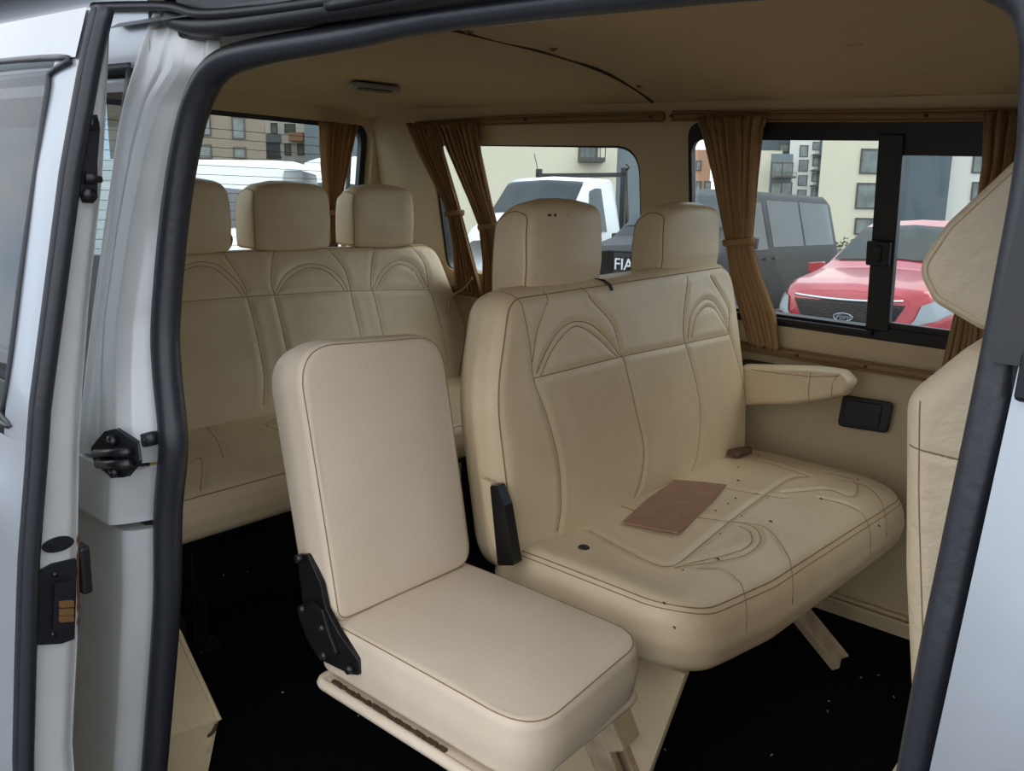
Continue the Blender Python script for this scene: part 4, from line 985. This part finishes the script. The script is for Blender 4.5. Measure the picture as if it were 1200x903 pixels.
# buildings: facades stood at their own distance, windows placed on them
WR_ = np.array([RH, FH, UP])
def ffac(u, v, D):
    d = WR_@(R@_r(u, v)); d = d*(D/d[1]); return d[0], d[2]+1.62
def facade(name, label, wall, D, u0, u1, vtop, depth, wins, group=None, balc=(), extra=()):
    vm = vtop; x0, zt = ffac(u0, vm, D); x1, _ = ffac(u1, vm, D)
    t = wroot('building', label, 'building', 0, D, (1, 0), 1., group)
    k_ = (D+depth)/D; m_ = MB(); m_.add([(x0, 0, 0), (x1, 0, 0), (x1*k_, depth, 0), (x0*k_, depth, 0), (x0, 0, zt), (x1, 0, zt), (x1*k_, depth, zt), (x0*k_, depth, zt)], [(0, 3, 2, 1), (4, 5, 6, 7), (0, 1, 5, 4), (1, 2, 6, 5), (2, 3, 7, 6), (3, 0, 4, 7)]); m_.build('wall', wall, t)
    for (a, b, c, d) in wins:
        xa, zb = ffac(a, b, D); xb, za = ffac(c, d, D)
        if xb < xa: xa, xb = xb, xa
        f_ = MB(); n_ = max(1, int(round((xb-xa)/1.1))); s_ = .09
        f_.box((xa, -.10, za), (xb, -.02, za+s_)); f_.box((xa, -.10, zb-s_), (xb, -.02, zb))
        for k in range(n_+1): xx = xa+(xb-xa)*k/n_; f_.box((xx-s_/2, -.10, za), (xx+s_/2, -.02, zb))
        wo = f_.build('window', win_f, t); g_ = MB(); g_.box((xa, -.05, za), (xb, -.01, zb)); g_.build('pane', win_g, wo)
    for (a, b, c, d) in balc:
        xa, zb = ffac(a, b, D); xb, za = ffac(c, d, D)
        f_ = MB(); f_.box((xa, -1.3, za), (xb, 0, za+.2)); 
        n_ = int((xb-xa)/.25)
        for k in range(n_+1): xx = xa+(xb-xa)*k/n_; f_.box((xx-.02, -1.3, za), (xx+.02, -1.26, zb))
        f_.box((xa, -1.32, zb-.05), (xb, -1.24, zb)); f_.build('balcony', win_f, t)
    for (a, b, c, d, mm, dep) in extra:
        xa, zb = ffac(a, b, D); xb, za = ffac(c, d, D); f_ = MB(); f_.box((xa, -dep, za), (xb, 0, zb)); f_.build('cladding', mm, t)
    return t
facade('b', 'tan brick apartment block at the left of the tailgate window', tan_w, 60, 120, 307.5, 60, 10, [(236, 133, 247, 159), (272, 137, 287, 163), (233, 169, 248, 186), (274, 172, 288, 186), (200, 130, 215, 157), (165, 127, 180, 154)])
facade('b', 'white apartment block with a small orange bay right of the tan block', white_w, 72, 306, 356, 80, 10, [(318, 144, 325, 157), (334, 145, 346, 156), (334, 168, 341, 182), (349, 168, 356, 182)], balc=[(310, 178, 330, 186)], extra=[(308, 157, 330, 167, grey_w, .3), (310, 167, 329, 186, dgrey_w, .1), (341, 156, 358, 166, orange_w, .8)])
facade('b', 'blue grey clad block behind the tailgate curtain', grey_w, 66, 354, 440, 70, 10, [(395, 150, 405, 165)])
facade('b', 'cream rendered building with a balcony above the white truck', cream_w, 46, 470, 728, 60, 12, [(679, 160, 699, 190), (679, 95, 699, 130)], balc=[(678, 174, 706, 191)], extra=[])
facade('b', 'grey panelled stair tower beside the cream rendered building', grey_w, 47, 727, 790, 60, 10, [])
facade('b', 'small orange brown house at the rear corner of the sliding window', orange_w, 90, 806, 834, 175, 10, [(816, 188, 821, 200), (826, 212, 832, 226), (816, 212, 821, 226)])
facade('b', 'distant dark roofed block half hidden by the tied curtain', dgrey_w, 120, 860, 936, 120, 10, [(914, 168, 934, 178)], extra=[(878, 178, 905, 235, cream_w, 3.)])
facade('b', 'low grey house with loggias left of the white balcony block', grey_w, 105, 904, 930, 180, 10, [(905, 190, 928, 207), (904, 213, 927, 228)], balc=[(904, 202, 929, 209)])
facade('b', 'white block with a tower of small balconies in the distance', white_w, 112, 929, 974, 130, 10, [(938, 170, 946, 184), (937, 187, 946, 201), (936, 205, 945, 218), (935, 222, 944, 232), (953, 166, 965, 176), (953, 184, 965, 195), (952, 203, 964, 213), (951, 220, 962, 230)], balc=[(952, 176, 967, 183), (951, 193, 965, 201), (950, 212, 964, 219)], extra=[(964, 130, 974, 240, dgrey_w, .2)])
facade('b', 'cream rendered apartment block with tall windows behind the red car', cream_w, 52, 973, 1064, 60, 12, [(1010, 174, 1034, 204), (1005, 214, 1032, 245), (1003, 255, 1030, 275), (1012, 125, 1036, 160)])
facade('b', 'dark grey slate block behind the sliding pane of the window', dgrey_w, 53, 1063, 1130, 60, 12, [])
facade('b', 'white rendered block seen at the front end of the sliding window', white_w, 54, 1129, 1300, 60, 12, [(1142, 175, 1152, 203), (1140, 213, 1150, 235)])

# wire fence and hedge
fn = wroot('wire_fence', 'grey welded wire fence behind the parked cars', 'fence', 0, 17.5)
m_ = MB(); x0, zt = ffac(960, 228, 17.5); x1, _ = ffac(1240, 228, 17.5); zt = 2.05; x0 -= .2
for k in range(int((x1-x0)/.14)): m_.box((x0+k*.14, 0, .1), (x0+k*.14+.020, .012, zt+.10))
for k in range(10): z = .2+k*.21; m_.box((x0, 0, z), (x1, .02, z+.014))
m_.build('mesh_panel', wire, fn)
for k in range(5): m_ = MB(); m_.box((x0+k*2.5, -.03, 0), (x0+k*2.5+.06, .03, zt+.1)); m_.build('post', wire, fn)
fn = wroot('wire_fence', 'grey welded wire fence in front of the stair tower', 'fence', 0, 22)
m_ = MB(); x0, zt = ffac(718, 226, 22); x1, _ = ffac(790, 226, 22)
for k in range(int((x1-x0)/.14)): m_.box((x0+k*.14, 0, .1), (x0+k*.14+.014, .012, zt+.05))
for k in range(10): z = .2+k*.22; m_.box((x0, 0, z), (x1, .02, z+.016))
m_.build('mesh_panel', wire, fn)
hg = MB(); rs = random.Random(3); x0, _ = ffac(965, 275, 18.3); x1, _ = ffac(1060, 275, 18.3)
for k in range(500):
    x = rs.uniform(x0, x1); z = rs.uniform(.05, 1.25); y = 18.3+rs.uniform(-.3, .3); a = rs.uniform(0, 3.1); s_ = rs.uniform(.04, .09)
    hg.add([(x, y, z), (x+s_*math.cos(a), y+s_*math.sin(a), z+.03), (x+.02, y+.02, z+s_)], [(0, 1, 2)])
hg = hg.build('hedge', hedge_m); hg.matrix_world = WM; tag(hg, 'low dry hedge beneath the wire fence', 'hedge'); hg['kind'] = 'stuff'
